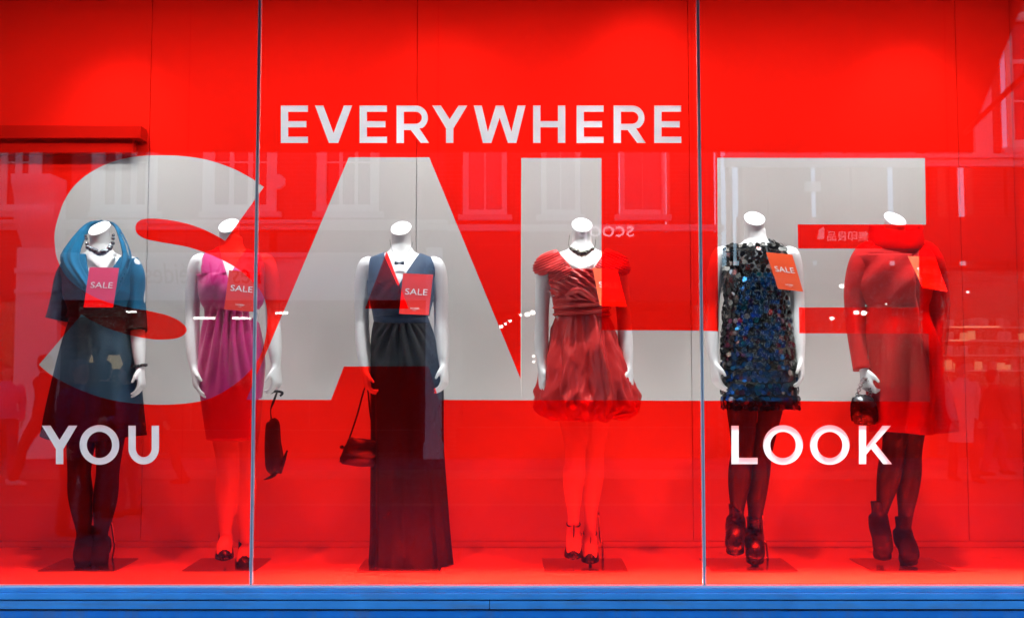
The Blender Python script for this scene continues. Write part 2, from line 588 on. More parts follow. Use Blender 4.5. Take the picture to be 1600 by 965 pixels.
def build_shopfront():
    t = thing("shopfront", (0, -0.02, 0), "blue shopfront frame and sill under the big window", "shopfront")
    z = lambda py, Y: P(800, py, Y).z
    # sill: stepped blue mouldings, each a piece of its own
    def moulding(name, y0, za, zb, m, x0=X0 - 0.35, x1=X1 + 0.35, nose=0.004):
        bm = bmesh.new()
        box(bm, (x0, y0, zb), (x1, 0.010, za), bevel=nose)
        return finish(name, bm, m, t, smooth=False)
    boxo("glazing_bead", (X0, -0.016, z(915.5, 0)), (X1, 0.03, z(912.8, 0)), M['bead'], t)
    boxo("gasket", (X0, -0.020, z(917.5, -0.02)), (X1, 0.028, z(915.6, 0)), M['black_metal'], t)
    moulding("sill_moulding", -0.034, z(918, -0.03), z(925.3, -0.034), M['blue'], nose=0.003)
    moulding("sill_moulding", -0.040, z(925.8, -0.04), z(936.5, -0.04), M['blue'], nose=0.004)
    xj = P(765, 940, -0.03).x
    moulding("sill_board", -0.034, z(938.2, -0.034), z(951, -0.034), M['blue'], x1=xj - 0.0012, nose=0.003)
    moulding("sill_board", -0.034, z(938.2, -0.034), z(951, -0.034), M['blue'], x0=xj + 0.0012, nose=0.003)
    moulding("stallriser", -0.022, z(953.5, -0.02), 0.03, M['blue_dark'], nose=0.003)
    boxo("plinth", (X0 - 0.35, -0.05, 0.0), (X1 + 0.35, 0.01, 0.028), M['blue_dark'], t)
    boxo("sill_core", (X0 - 0.35, -0.008, 0.03), (X1 + 0.35, 0.0115, z(916.5, 0)), M['black_metal'], t)
    boxo("fascia", (X0 - 0.35, -0.06, HEAD_Z + 0.0), (X1 + 0.35, 0.028, HEAD_Z + 0.55), M['blue_dark'], t, 0.01)
    for s, a in ((-1, X0), (1, X1)):
        boxo("post", (a, -0.05, FLOOR_Z - 0.02), (a + s * 0.35, 0.028, HEAD_Z - 0.002), M['blue_dark'], t, 0.006)
    h = thing("shop_building", (0, 0.2, 0), "stone shop building that holds the display window", "building")
    boxo("pier", (X0 - 3.2, -0.03, 0), (X0 - 0.352, 1.4, 4.0), M['shop_wall'], h, 0.01)
    boxo("pier", (X1 + 0.352, -0.03, 0), (X1 + 3.2, 1.4, 4.0), M['shop_wall'], h, 0.01)
    boxo("upper_wall", (X0 - 3.2, -0.03, 4.002), (X1 + 3.2, 1.4, 5.6), M['shop_wall'], h, 0.01)
    boxo("rear_wall", (X0 - 0.35, 1.1, 0.0), (X1 + 0.35, 1.4, 4.0), M['shop_wall'], h)
    boxo("cornice", (X0 - 3.3, -0.18, 5.602), (X1 + 3.3, 1.4, 5.75), M['shop_wall'], h, 0.02)


build_shopfront()


def build_awning():
    p = 1.2
    zf = EYE + 1.165
    xr = 2.51
    xl = -3.3
    zt = 4.02
    t = thing("awning", (0, -0.1, zf), "dark canvas awning folded out above the shop window", "awning")
    bm = bmesh.new()
    prof = [(-0.035, zt), (-p * 0.5, zt - (zt - zf - 0.14) * 0.51), (-p, zf + 0.14)]
    loft(bm, [[(xl, y, z), (xr, y, z), (xr, y, z - 0.012), (xl, y, z - 0.012)] for y, z in prof])
    finish("canopy", bm, M['awning'], t)
    bm = bmesh.new()
    n = 60
    top = [(xl + (xr - xl) * i / n, -p - 0.006, zf + 0.138) for i in range(n + 1)]
    bot = [(x, -p - 0.006, zf) for x, _, _ in top]
    loft(bm, [[a, b, (b[0], b[1] + 0.008, b[2]), (a[0], a[1] + 0.008, a[2])] for a, b in zip(top, bot)])
    finish("valance", bm, M['awning'], t)
    for x in (xl + 0.06, xr - 0.06):
        tubeo("arm", [(x, -0.04, zf + 0.3, 0.014), (x, -p * 0.5, zf + 0.22, 0.014), (x, -p + 0.02, zf + 0.10, 0.014)], M['black_metal'], t, n=8)


build_awning()

# ------------------------------------------------------------------ glass, film, lettering
XJ = [P(399, 480, 0).x, P(1095.5, 480, 0).x]
GZ0, GZ1 = P(800, 914, 0).z, HEAD_Z - 0.002
GAP = 0.006


def build_glass():
    edges = [X0, XJ[0], XJ[1], X1]
    names = ["left window pane carrying the start of the giant S",
             "middle window pane carrying the word EVERYWHERE",
             "right window pane carrying the giant E and the word LOOK"]
    for k in range(3):
        a = edges[k] + (GAP if k else 0.001)
        b = edges[k + 1] - (GAP if k < 2 else 0.001)
        o = boxo("window_pane", (a, -0.006, GZ0), (b, 0.006, GZ1), M['glass'])
        tag(o, names[k], "window pane", "panes of the shop window")
    lab = ["grey silicone joint between left and middle panes, crossing the S", "grey silicone joint between middle and right panes, left of the giant E"]
    for k, x in enumerate(XJ):
        t = thing("pane_joint", (x, 0, GZ0), lab[k], "joint", "joints between the panes")
        bm = bmesh.new()
        rings = []
        n = 24
        for i in range(n + 1):
            z = GZ0 + (GZ1 - GZ0) * i / n
            wob = 0.0008 * math.sin(i * 1.7 + k) + 0.0006 * math.sin(i * 4.1)
            a, b = x - GAP + 0.0032 + wob * 0.5, x + GAP - 0.0032 + wob * 0.5
            rings.append([(a, -0.0062, z), (b, -0.0062 + 0.001, z), (b, 0.0075, z), (a, 0.0075, z)])
        loft(bm, rings)
        finish("sealant", bm, M['seal'], t)
        for s in (-1, 1):
            bm = bmesh.new()
            c = x + s * (GAP - 0.0016)
            box(bm, (c - 0.0014, -0.0066, GZ0), (c + 0.0014, 0.0066, GZ1))
            finish("pane_edge", bm, M['edge'], t)


build_glass()


def smooth(pts, k=6):
    return crom(pts, (len(pts) - 1) * k + 1)


S_SEGS = [
    [(411.5, 291.7), (388, 275.7), (358, 260.7), (321, 248.8), (283.6, 243.2), (253.7, 242.1), (224, 242.8), (194, 247), (164, 256.3),
     (138, 270), (115.7, 288.7), (99, 313), (89.5, 339), (84, 361.5), (84.3, 384), (88, 404), (99.8, 428), (118, 446.5), (146, 463.5),
     (176, 474.5), (203, 480.5), (232, 485.5), (261, 492.6), (281.5, 502.6), (290.6, 514), (285, 523.5), (271.5, 528.8), (251, 530.2), (232, 529.0), (199, 522.5), (169, 513),
     (146, 502.5), (126, 491)],
    [(126, 491), (59.3, 569.5)],
    [(59.3, 569.5), (75, 583), (100.5, 598), (130.7, 611.7), (166, 623), (201, 629), (241, 631.8), (281.5, 630.6), (318, 625), (345, 613.5),
     (370, 597), (386, 582.5), (400.7, 564.5), (409.5, 545), (414.8, 522), (416.5, 500), (415.6, 480), (411.5, 464), (403, 449), (391, 437),
     (376, 423.5), (358, 411.9), (335.8, 400.7), (313.4, 392), (291, 385.2), (268.7, 381), (246, 377.2), (226, 372.5), (214.5, 366), (210.3, 357),
     (212.5, 348), (220, 342.8), (233, 341), (253.7, 342), (276, 345.4), (298.5, 351), (321, 359.6), (337.7, 368), (350.7, 375.7)],
]


def s_outline():
    out = []
    for sg in S_SEGS:
        out += (smooth(sg) if len(sg) > 2 else sg)[:-1]
    out.append((350.7, 375.7))
    return out


S_OUT = s_outline()
A_OUT = [(544.4, 245.3), (670.4, 245.3), (813.6, 592), (814.6, 624.9), (685.6, 624.4), (669, 572), (536.8, 572), (516.6, 624.4), (384, 624.2)]
A_HOLE = [(604, 392), (638, 481.8), (569.8, 481.8)]
L_OUT = [(814.6, 246.3), (940, 246.3), (940.2, 515.5), (1084, 516), (1123.6, 517), (1123.2, 625.7), (814.6, 624.9)]
E_OUT = [(1121.4, 246), (1446.6, 246.4), (1448.2, 350.2), (1247.2, 350), (1248, 387.8), (1437, 388), (1438.5, 480), (1249.3, 479.8), (1250, 520.4),
         (1452.3, 521), (1454.5, 627), (1123.2, 625.7), (1123.6, 517)]
# letters A, L and E run into each other: outline of the three together for the opening in the film
ALE = [(544.4, 245.3), (670.4, 245.3), (813.6, 592), (814.6, 246.3), (940, 246.3), (940.2, 515.5), (1084, 516), (1123.2, 517), (1121.4, 246)] + E_OUT[1:11] + \
      [(1123.2, 625.7), (814.6, 624.9), (685.6, 624.4), (669, 572), (536.8, 572), (516.6, 624.4), (384, 624.2)]


def gl(lp, Y=0.0):
    r = []
    for x, y in lp:
        p = P(x, y, Y)
        r.append((p.x, p.z))
    return r


def clip_x(bm, lo, hi):
    for x, s in ((lo, -1), (hi, 1)):
        if x is None: continue
        geom = bm.verts[:] + bm.edges[:] + bm.faces[:]
        bmesh.ops.bisect_plane(bm, geom=geom, plane_co=(x, 0, 0), plane_no=(s, 0, 0), clear_outer=True)


def stand(bm, Y):
    """Outline plane (x, z) -> upright sheet at depth Y."""
    for v in bm.verts:
        v.co = Vector((v.co.x, Y, v.co.y))


def glyph(ch, x0, x1, y0, y1, st=11.6, br=9.9):
    """Geometric capital as outlines in photo pixels."""
    h, w = y1 - y0, x1 - x0
    ym = (y0 + y1) / 2
    if ch == 'E':
        return [[(x0, y0), (x1, y0), (x1, y0 + br), (x0 + st, y0 + br), (x0 + st, ym - br / 2), (x1 - 2.4, ym - br / 2), (x1 - 2.4, ym + br / 2),
                 (x0 + st, ym + br / 2), (x0 + st, y1 - br), (x1, y1 - br), (x1, y1), (x0, y1)]]
    if ch == 'L':
        return [[(x0, y0), (x0 + st, y0), (x0 + st, y1 - br), (x1, y1 - br), (x1, y1), (x0, y1)]]
    if ch == 'H':
        return [[(x0, y0), (x0 + st, y0), (x0 + st, ym - br / 2), (x1 - st, ym - br / 2), (x1 - st, y0), (x1, y0), (x1, y1), (x1 - st, y1),
                 (x1 - st, ym + br / 2), (x0 + st, ym + br / 2), (x0 + st, y1), (x0, y1)]]
    if ch == 'V':
        c = (x0 + x1) / 2
        return [[(x0, y0), (x0 + 13, y0), (c, y1 - 15.5), (x1 - 13, y0), (x1, y0), (c + 7.4, y1), (c - 7.4, y1)]]
    if ch == 'Y':
        c = (x0 + x1) / 2
        yb = y0 + h * 0.58
        return [[(x0, y0), (x0 + 13.6, y0), (c, yb - 12.5), (x1 - 13.6, y0), (x1, y0), (c + st / 2, yb + 2), (c + st / 2, y1), (c - st / 2, y1), (c - st / 2, yb + 2)]]
    if ch == 'W':
        c = (x0 + x1) / 2
        q0, q1 = x0 + w * 0.263, x1 - w * 0.263
        return [[(x0, y0), (x0 + 12.6, y0), (q0 + 0.8, y1 - 17.5), (c - 6, y0), (c + 6, y0), (q1 - 0.8, y1 - 17.5), (x1 - 12.2, y0), (x1, y0),
                 (q1 + 7, y1), (q1 - 6.2, y1), (c, y0 + 19), (q0 + 6.2, y1), (q0 - 7, y1)]]
    if ch == 'K':
        return [[(x0, y0), (x0 + st, y0), (x0 + st, y0 + h * 0.545), (x1 - 14.8, y0), (x1 - 1.4, y0), (x0 + w * 0.50, y0 + h * 0.46), (x1, y1), (x1 - 13.6, y1),
                 (x0 + w * 0.37, y0 + h * 0.60), (x0 + st, y0 + h * 0.75), (x0 + st, y1), (x0, y1)]]
    if ch == 'O':
        cx, n = (x0 + x1) / 2, 48
        o = [(cx + w / 2 * math.cos(2 * math.pi * i / n), ym + h / 2 * math.sin(2 * math.pi * i / n)) for i in range(n)]
        i_ = [(cx + (w / 2 - st * 0.98) * math.cos(2 * math.pi * i / n), ym + (h / 2 - br * 1.06) * math.sin(2 * math.pi * i / n)) for i in range(n)]
        return [o, i_]
    if ch == 'U':
        r = w / 2
        cx, cy = (x0 + x1) / 2, y1 - r * 1.05
        n = 20
        o = [(x0, y0), (x0 + st, y0)]
        o += [(cx - (r - st) * math.cos(math.pi * i / n), cy + (r * 1.05 - br * 1.1) * math.sin(math.pi * i / n)) for i in range(n + 1)]
        o += [(x1 - st, y0), (x1, y0)]
        o += [(cx + r * math.cos(math.pi * i / n), cy + r * 1.07 * math.sin(math.pi * i / n)) for i in range(n + 1)]
        return [o]
    if ch == 'R':
        yb = y0 + h * 0.655
        rr = (yb - y0) / 2
        cx = x1 - 2.0 - rr
        n = 16
        o = [(x0, y0)] + [(cx + rr * math.sin(math.pi * i / n), y0 + rr - rr * math.cos(math.pi * i / n)) for i in range(n + 1)][:-3]
        o += [(x0 + w * 0.70, yb - 2.6), (x1, y1), (x1 - 13.2, y1), (x0 + w * 0.435, yb), (x0 + st, yb), (x0 + st, y1), (x0, y1)]
        ri = rr - br
        hl = [(x0 + st, y0 + br)] + [(cx + (ri + 0.2) * math.sin(math.pi * i / n), y0 + rr - ri * math.cos(math.pi * i / n)) for i in range(n + 1)] + [(x0 + st, yb - br)]
        return [o, hl]


WORDS = [
    ("EVERYWHERE", 164.2, 222.8, [(438, 480.6), (491.5, 549.8), (561.3, 604.3), (619.2, 670.4), (675, 730), (740, 821.2), (833, 883.4), (901, 943.4), (959, 1009.4), (1022.6, 1065)]),
    ("YOU", 664.6, 724.8, [(64, 119.4), (123, 185.2), (199.4, 247.4)]),
    ("LOOK", 664.8, 724.8, [(1143.4, 1184.6), (1193, 1255.6), (1266.4, 1328.6), (1343, 1394.8)]),
]


def word_loops(inset=0.15):
    out = []
    for w, y0, y1, xs in WORDS:
        for ch, (a, b) in zip(w, xs):
            e = 1.0 if ch == 'O' else 0.0
            out += [gl(l) for l in glyph(ch, a + inset, b - inset, y0 - e + inset, y1 + e - inset, 11.6 - 2 * inset, 9.9 - 2 * inset)]
    return out


def build_film():
    seam = [P(289, 420, 0).x, P(683, 420, 0).x, P(1084.5, 420, 0).x, P(1484, 300, 0).x]
    cuts = [X0 + 0.002, seam[0], XJ[0], seam[1], seam[2], XJ[1], seam[3], X1 - 0.002]
    labs = ["leftmost strip of see-through red film, with most of the giant S cut out",
            "narrow strip of red film left of the first pane joint",
            "strip of red film round the left half of the giant A, under EVERY",
            "strip of red film round the right half of the A and the L",
            "sliver of red film between the last film seam and the second pane joint",
            "strip of red film round the giant E and the word LOOK",
            "rightmost strip of red film, beside the scarlet coat"]
    outer = [(X0, GZ0 + 0.001), (X1, GZ0 + 0.001), (X1, GZ1), (X0, GZ1)]
    for k in range(7):
        a, b = cuts[k], cuts[k + 1]
        da = GAP if a in XJ else -0.0011
        db = GAP if b in XJ else -0.0011
        bm = fill2d([outer, gl(S_OUT), gl(ALE), gl(A_HOLE)] + word_loops())
        clip_x(bm, a + da, b - db)
        stand(bm, 0.0085 + 0.0006 * (k % 2))
        tag(finish("window_film", bm, M['film'], recalc=False), labs[k], "window film", "strips of red film on the window")
    for name, loops, lab in (("S", [S_OUT], "grey tint sheet added in the giant letter S, first of the word SALE"),
                             ("A", [A_OUT, A_HOLE], "grey tint sheet added in the giant letter A, second of the word SALE"),
                             ("L", [L_OUT], "grey tint sheet added in the giant letter L, third of the word SALE"),
                             ("E", [E_OUT], "grey tint sheet added in the giant letter E, last of the word SALE")):
        bm = fill2d([gl(l) for l in loops])
        if name in "SLA":
            # cut out the open pane joint
            for xj in XJ:
                geom = bm.verts[:] + bm.edges[:] + bm.faces[:]
                bmesh.ops.bisect_plane(bm, geom=geom, plane_co=(xj - GAP, 0, 0), plane_no=(1, 0, 0))
                geom = bm.verts[:] + bm.edges[:] + bm.faces[:]
                bmesh.ops.bisect_plane(bm, geom=geom, plane_co=(xj + GAP, 0, 0), plane_no=(1, 0, 0))
                bad = [f for f in bm.faces if abs(f.calc_center_median().x - xj) < GAP * 0.98]
                bmesh.ops.delete(bm, geom=bad, context='FACES')
        stand(bm, 0.0085)
        tag(finish("letter_tint", bm, M['tint_film'], recalc=False), lab, "letter", "tint sheets added in the giant letters SALE")


build_film()


def build_words():
    ordinal = ["first", "second", "third", "fourth", "fifth", "sixth", "seventh", "eighth", "ninth", "tenth"]
    for w, y0, y1, xs in WORDS:
        for i, (ch, (a, b)) in enumerate(zip(w, xs)):
            e = 1.0 if ch == 'O' else 0.0
            bm = fill2d([gl(l) for l in glyph(ch, a, b, y0 - e, y1 + e)])
            stand(bm, 0.0080)
            o = finish("vinyl_letter", bm, M['white_vinyl'])
            tag(o, "white letter %s, %s letter of the word %s on the glass" % (ch, ordinal[i], w), "letter", "white letters of the word " + w)


build_words()

# ------------------------------------------------------------------ lamps of the display; batten and downlights are added


def lamp_spot(x, y, target, watts, size, blend, label, rad=0.03, z=HEAD_Z + 0.03):
    t = thing("spotlight", (x, y, z), label, "spotlight", "ceiling spotlights of the display")
    d = (Vector(target) - Vector((x, y, z))).normalized()
    a = Vector((x, y, z))
    tubeo("lamp_can", [(*(a - d * 0.10), 0.036), (*(a - d * 0.02), 0.040), (*(a), 0.040)], M['lamp_can'], t, n=14)
    tubeo("bracket", [(x, y, HEAD_Z + 0.101, 0.008), (x, y, z + 0.05, 0.008)], M['black_metal'], t, n=8)
    ld = bpy.data.lights.new("spot_light", 'SPOT')
    ld.energy = watts
    ld.spot_size = math.radians(size)
    ld.spot_blend = blend
    ld.shadow_soft_size = rad
    ld.color = (0.95, 0.975, 1.0)
    lo = bpy.data.objects.new("bulb", ld)
    lo.parent = t
    lo.location = d * 0.012
    lo.rotation_euler = d.to_track_quat('-Z', 'Y').to_euler()
    COL.objects.link(lo)


def build_lamps():
    # added batten along the window head, gives an even base of light
    t = thing("added_batten", (0, 0.08, HEAD_Z - 0.08), "long light batten added along the display ceiling for even brightness", "light")
    boxo("housing", (X0 + 0.2, 0.05, HEAD_Z - 0.078), (X1 - 0.2, 0.11, HEAD_Z - 0.03), M['lamp_can'], t, 0.005)
    ld = bpy.data.lights.new("added_batten_light", 'AREA')
    ld.shape = 'RECTANGLE'
    ld.size = X1 - X0 - 0.5
    ld.size_y = 0.05
    ld.energy = ADDED_BATTEN
    ld.color = (0.95, 0.975, 1.0)
    lo = bpy.data.objects.new("tube", ld)
    lo.parent = t
    lo.rotation_euler = (math.radians(22), 0, 0)
    lo.location = (0, 0, -0.004)
    COL.objects.link(lo)
    # footlight strips behind the sill, one behind each pane
    for a, b, w, nm in ((X0 + .15, XJ[0] - .02, FOOT[0], "left"), (XJ[0] + .02, XJ[1] - .02, FOOT[1], "middle"), (XJ[1] + .02, X1 - .15, FOOT[2], "right")):
        t = thing("footlight", ((a + b) / 2, .04, FLOOR_Z), "low footlight strip along the floor behind the %s pane" % nm, "light", "footlights behind the sill")
        boxo("housing", (a, .0145, FLOOR_Z + .001), (b, .024, FLOOR_Z + .014), M['lamp_can'], t)
        ld = bpy.data.lights.new("footlight_light", 'AREA')
        ld.shape = 'RECTANGLE'
        ld.size = b - a
        ld.size_y = .012
        ld.energy = w
        ld.color = (0.98, 0.985, 1.0)
        lo = bpy.data.objects.new("led_strip", ld)
        lo.parent = t
        lo.location = (0, -.010, .010)
        lo.rotation_euler = (math.radians(90 + 38), 0, 0)
        COL.objects.link(lo)
    # added narrow downlights that brighten the front of the floor behind each pane
    for a, b, w, nm in ((X0 + .15, XJ[0] - .02, ADDED_DOWN[0], "left"), (XJ[0] + .02, XJ[1] - .02, ADDED_DOWN[1], "middle"), (XJ[1] + .02, X1 - .15, ADDED_DOWN[2], "right")):
        t = thing("added_downlight", ((a + b) / 2, .135, HEAD_Z - .02), "slim downlight bar added to brighten the floor behind the %s pane" % nm, "light", "downlight bars added to brighten the floor")
        boxo("housing", (a, .125, HEAD_Z - .018), (b, .175, HEAD_Z + .02), M['lamp_can'], t)
        ld = bpy.data.lights.new("added_downlight_light", 'AREA')
        ld.shape = 'RECTANGLE'
        ld.size = b - a
        ld.size_y = .03
        ld.spread = math.radians(14)
        ld.energy = w
        ld.color = (1.0, 0.97, 0.92)
        lo = bpy.data.objects.new("led_strip", ld)
        lo.parent = t
        lo.location = (0, 0, -.002)
        COL.objects.link(lo)
    mx = [P(px, 480, MY).x for px in (158, 358, 628, 909, 1180, 1395)]
    names = ["teal jacket", "fuchsia dress", "long navy gown", "crimson party dress", "sequin dress", "scarlet coat"]
    pw = [40, 40, 46, 58, 62, 64]
    for x, nm, w in zip(mx, names, pw):
        lamp_spot(x + 0.06, 0.19, (x, MY - .08, 1.0), w * SPOT, 46, 0.9, "ceiling spotlight aimed at the mannequin in the " + nm, z=3.33)
    for px, py, w, nm in ((190, 250, 30, "far left"), (690, 150, 9, "left of centre"), (1000, 110, 12, "right of centre"), (1420, 200, 22, "far right")):
        p = P(px, py, WALL_Y)
        lamp_spot(p.x, 0.34, p, w * WALLWASH, 72, 1.0, "ceiling spotlight washing the back wall %s" % nm, rad=0.05)


ADDED_BATTEN, SPOT, WALLWASH, FOOT, ADDED_DOWN = 16.5, 0.84, 0.20, (0.4, 1.9, 2.1), (1.3, 6.6, 9.0)
build_lamps()

# ------------------------------------------------------------------ mannequins


def q3(px, py, dy=0.0):
    return P(px, py, MY + dy)


PXM = F / (D + MY)       # photo pixels per metre at the mannequins


def ring_row(row, n, Ym=MY, e=1.0):
    """row = (py, xl, xr, depth_front, depth_back): a flattened oval at that height."""
    py, xl, xr, df, db = row[:5]
    c = P((xl + xr) / 2, py, Ym)
    a = (xr - xl) / 2 / (F / (D + Ym))
    out = []
    for i in range(n):
        t = 2 * math.pi * i / n
        cs, sn = math.cos(t), math.sin(t)
        x = a * math.copysign(abs(cs) ** e, cs)
        y = -(df if sn > 0 else db) * abs(sn) ** e * (1 if sn > 0 else -1)
        out.append(Vector((c.x + x, Ym + y, c.z)))
    return out


# (py, left, right, front, back) of the bare figure, about the neck centre line
TORSO = [(374, -15.0, 15.0, .046, .046), (386, -16.5, 16.5, .049, .052), (394, -22, 22, .052, .060), (399, -34, 34, .056, .068), (404, -46, 46, .062, .075),
         (412, -54, 54, .074, .084), (424, -54, 54, .092, .088), (440, -50, 50, .112, .086), (456, -49, 49, .120, .082), (470, -46, 46, .108, .078),
         (485, -42, 42, .090, .074), (500, -40.5, 40.5, .082, .074), (520, -43, 43, .084, .086), (545, -46.5, 46.5, .086, .098), (572, -48, 48, .086, .104),
         (600, -48, 48, .084, .096), (622, -45, 45, .074, .080)]


def torso_rows(cx, dy, w=1.0, lean=0.0, grow=0.0, gd=0.0, y0=None, y1=None):
    r = []
    for py, a, b, df, db in TORSO:
        c = cx + lean * (py - 500) / 100.0
        r.append((py + dy, c + a * w - grow, c + b * w + grow, df + gd, db + gd))
    if y0 is not None:
        dense = crom(r, 160)
        r = [x for x in dense if y0 <= x[0] <= y1]
    return r


def hand(bm, w, d, s, n, curl=0.5, k=1.0):
    """w wrist, d along the hand, s towards the thumb, n palm side."""
    d, s, n = Vector(d).normalized(), Vector(s), Vector(n)
    s = (s - d * s.dot(d)).normalized()
    n = d.cross(s) if d.cross(s).dot(n) > 0 else -d.cross(s)
    w = Vector(w)
    pts = []
    for u, a, b in ((-0.01, .023, .019), (.02, .029, .018), (.05, .036, .016), (.075, .038, .0145), (.092, .035, .011)):
        c = w + d * u * k
        pts.append((*c, a * k, b * k))
    tube(bm, pts, n=14, ref=n)
    for i, (off, ln) in enumerate(((.0275, .068), (.0095, .077), (-.009, .072), (-.0265, .056))):
        root = w + d * (.082 - .004 * abs(i - 1)) * k + s * off * k
        p = root.copy()
        pts = [(*(p - d * .012), .0088 * k)]
        ang = 0.15 * curl + 0.05 * i
        dirv = d + s * off * 1.6
        for f, (l, a) in enumerate(((.44, .5), (.31, .95), (.25, .8))):
            pts.append((*p, (.0088 - f * .0007) * k))
            ang += a * curl
            p = p + (dirv * math.cos(ang) + n * math.sin(ang)).normalized() * ln * l * k
        pts.append((*p, .0060 * k))
        tube(bm, pts, n=8, samples=13, ref=s)
    p = w + d * .022 * k + s * .022 * k
    t1 = (d * .8 + s * .62 + n * .25).normalized()
    t2 = (d * .95 + s * .15 + n * (.3 + .4 * curl)).normalized()
    tube(bm, [(*(p - t1 * .012), .012 * k), (*(p + t1 * .022 * k), .0115 * k), (*(p + t1 * .042 * k), .0095 * k), (*(p + t1 * .042 * k + t2 * .028 * k), .0068 * k)], n=8, samples=13, ref=n)


ARM_R = [.042, .041, .036, .033, .034, .030, .0205]


def arm(bm, pts, inner, curl=0.5, thumb=(0, -1, 0), palm=None, k=1.0, hd=None):
    """pts: px, py, dy from shoulder to wrist (7 stations after resampling)."""
    q = crom([tuple(map(float, p)) for p in pts], 7)
    w = [q3(*p) for p in q]
    w[0] = q3(q[0][0], q[0][1] + 4, q[0][2])
    sg = 1 if pts[0][0] > inner else -1
    st = q3(pts[0][0] - sg * 17, pts[0][1] + 3, .004)
    tube(bm, [(*st, .036), (*(st.lerp(w[0], .62) + Vector((0, 0, .002))), .042)] + [(*a, r) for a, r in zip(w, ARM_R)][0:], n=16, samples=41)
    d = hd or (w[-1] - w[-2])
    hand(bm, w[-1], d, thumb, palm, curl, k)
    return w


LEG_R = [.074, .068, .056, .047, .051, .044, .030, .026]


def leg_pts(pts):
    q = crom([tuple(map(float, p)) for p in pts], 8)
    return [q3(*p) for p in q]


def leg(bm, pts, toe, grow=0.0, foot=True):
    w = leg_pts(pts)
    tube(bm, [(*a, r + grow) for a, r in zip(w, LEG_R)], n=16, samples=36)
    if foot:
        a = w[-1]
        t = Vector(toe)
        d = t - a
        tube(bm, [(*(a + Vector((0, .012, .02))), .026 + grow), (*(a + d * .2 + Vector((0, .012, 0))), .033 + grow, .030 + grow),
                  (*(a + d * .55 + Vector((0, -.004, .012))), .036 + grow, .024 + grow), (*(a + d * .85 + Vector((0, 0, .006))), .033 + grow, .014 + grow), (*(t), .014 + grow, .008 + grow)],
             n=12, samples=20, ref=(0, 0, 1))
    return w


def neck_rings(cx, cy, roll, u0=0.0, u1=1.0, k=7, grow=0.0):
    """Slanted stump: rings leaning forward, ending in a clean cut."""
    n = 32
    rings = []
    base = P(cx, cy + 34, MY)
    top = P(cx, cy, MY)
    for a in range(k):
        u = u0 + (u1 - u0) * a / (k - 1)
        c = base.lerp(top, u)
        sl = math.tan(math.radians(38)) * (max(0, u) ** 1.5)
        r = .0465 - .0015 * math.sin(math.pi * min(1, u)) + grow
        ring = []
        for i in range(n):
            t = 2 * math.pi * i / n
            x, y = r * math.cos(t), r * math.sin(t)
            ring.append(Vector((c.x + x, MY + y - .010 * u, c.z + y * sl + x * roll * u)))
        rings.append(ring)
    return rings


def make_body(cx, dy, arms, legs, root, w=1.0, lean=0.0, roll=0.0, ncx=None, voxel=.0052):
    bm = bmesh.new()
    rows = crom(torso_rows(cx, dy, w, lean), 70)
    loft(bm, [ring_row(r, 40) for r in rows])
    nx = ncx if ncx is not None else cx
    loft(bm, neck_rings(nx, 358 + dy, roll))
    for a in arms:
        arm(bm, inner=cx, **a)
    for l in legs:
        leg(bm, **l)
    cb = bmesh.new()
    loft(cb, neck_rings(nx, 358 + dy, roll, .985, 1.045, 2, .0006))
    bmesh.ops.bevel(cb, geom=[e for e in cb.edges if len(e.link_faces) == 2 and any(len(f.verts) > 4 for f in e.link_faces)], offset=.0012, segments=2, affect='EDGES')
    finish("neck_cap", cb, M['mannequin'], root)
    o = finish("body", bm, M['mannequin'], root)
    return bake(o, [('REMESH', dict(mode='VOXEL', voxel_size=voxel)), ('SMOOTH', dict(factor=0.5, iterations=3))])


def garment(name, rows, m, parent, n=96, rings=70, disp=None, cuts=(), thick=.004, e=1.0, Ym=MY, smooth_it=0):
    bm = bmesh.new()
    q = crom(rows, rings)
    rr = []
    for k, r in enumerate(q):
        ring = ring_row(r, n, Ym, e)
        if disp:
            c = sum(ring, Vector()) / n
            v = k / (rings - 1)
            for i in range(n):
                t = 2 * math.pi * i / n
                o = ring[i] - c
                h = Vector((o.x, o.y, 0)).normalized()
                dd = disp(t, v, proj(ring[i]))
                if isinstance(dd, tuple):
                    ring[i] = ring[i] + h * dd[0] + Vector((0, 0, dd[1]))
                else:
                    ring[i] = ring[i] + h * dd
        rr.append(ring)
    loft(bm, rr, False, False)
    for lines, kill in cuts:
        for (ax, ay), (bx, by) in lines:
            a, b = P(ax, ay, Ym - .08), P(bx, by, Ym - .08)
            d = (b - a)
            no = Vector((d.z, 0, -d.x)).normalized()
            geom = bm.verts[:] + bm.edges[:] + bm.faces[:]
            bmesh.ops.bisect_plane(bm, geom=geom, plane_co=a, plane_no=no)
        bad = []
        for f in bm.faces:
            c = f.calc_center_median()
            x, y = proj((c.x, Ym - .08, c.z))
            if kill(x, y, c.y < Ym):
                bad.append(f)
        bmesh.ops.delete(bm, geom=bad, context='FACES')
    o = finish(name, bm, m, parent)
    mods = []
    if smooth_it: mods.append(('SMOOTH', dict(factor=0.5, iterations=smooth_it)))
    mods.append(('SOLIDIFY', dict(thickness=thick, offset=1.0)))
    return bake(o, mods)


def side(ax, ay, bx, by):
    """Signed side of the line a-b for photo pixels: positive right of an upward line."""
    return lambda x, y: (bx - ax) * (y - ay) - (by - ay) * (x - ax)


def joined(name, tubes, m, parent, voxel=None, sm=2):
    bm = bmesh.new()
    for t in tubes:
        t(bm)
    o = finish(name, bm, m, parent, smooth=True)
    if voxel:
        bake(o, [('REMESH', dict(mode='VOXEL', voxel_size=voxel)), ('SMOOTH', dict(factor=0.5, iterations=sm))])
    return o


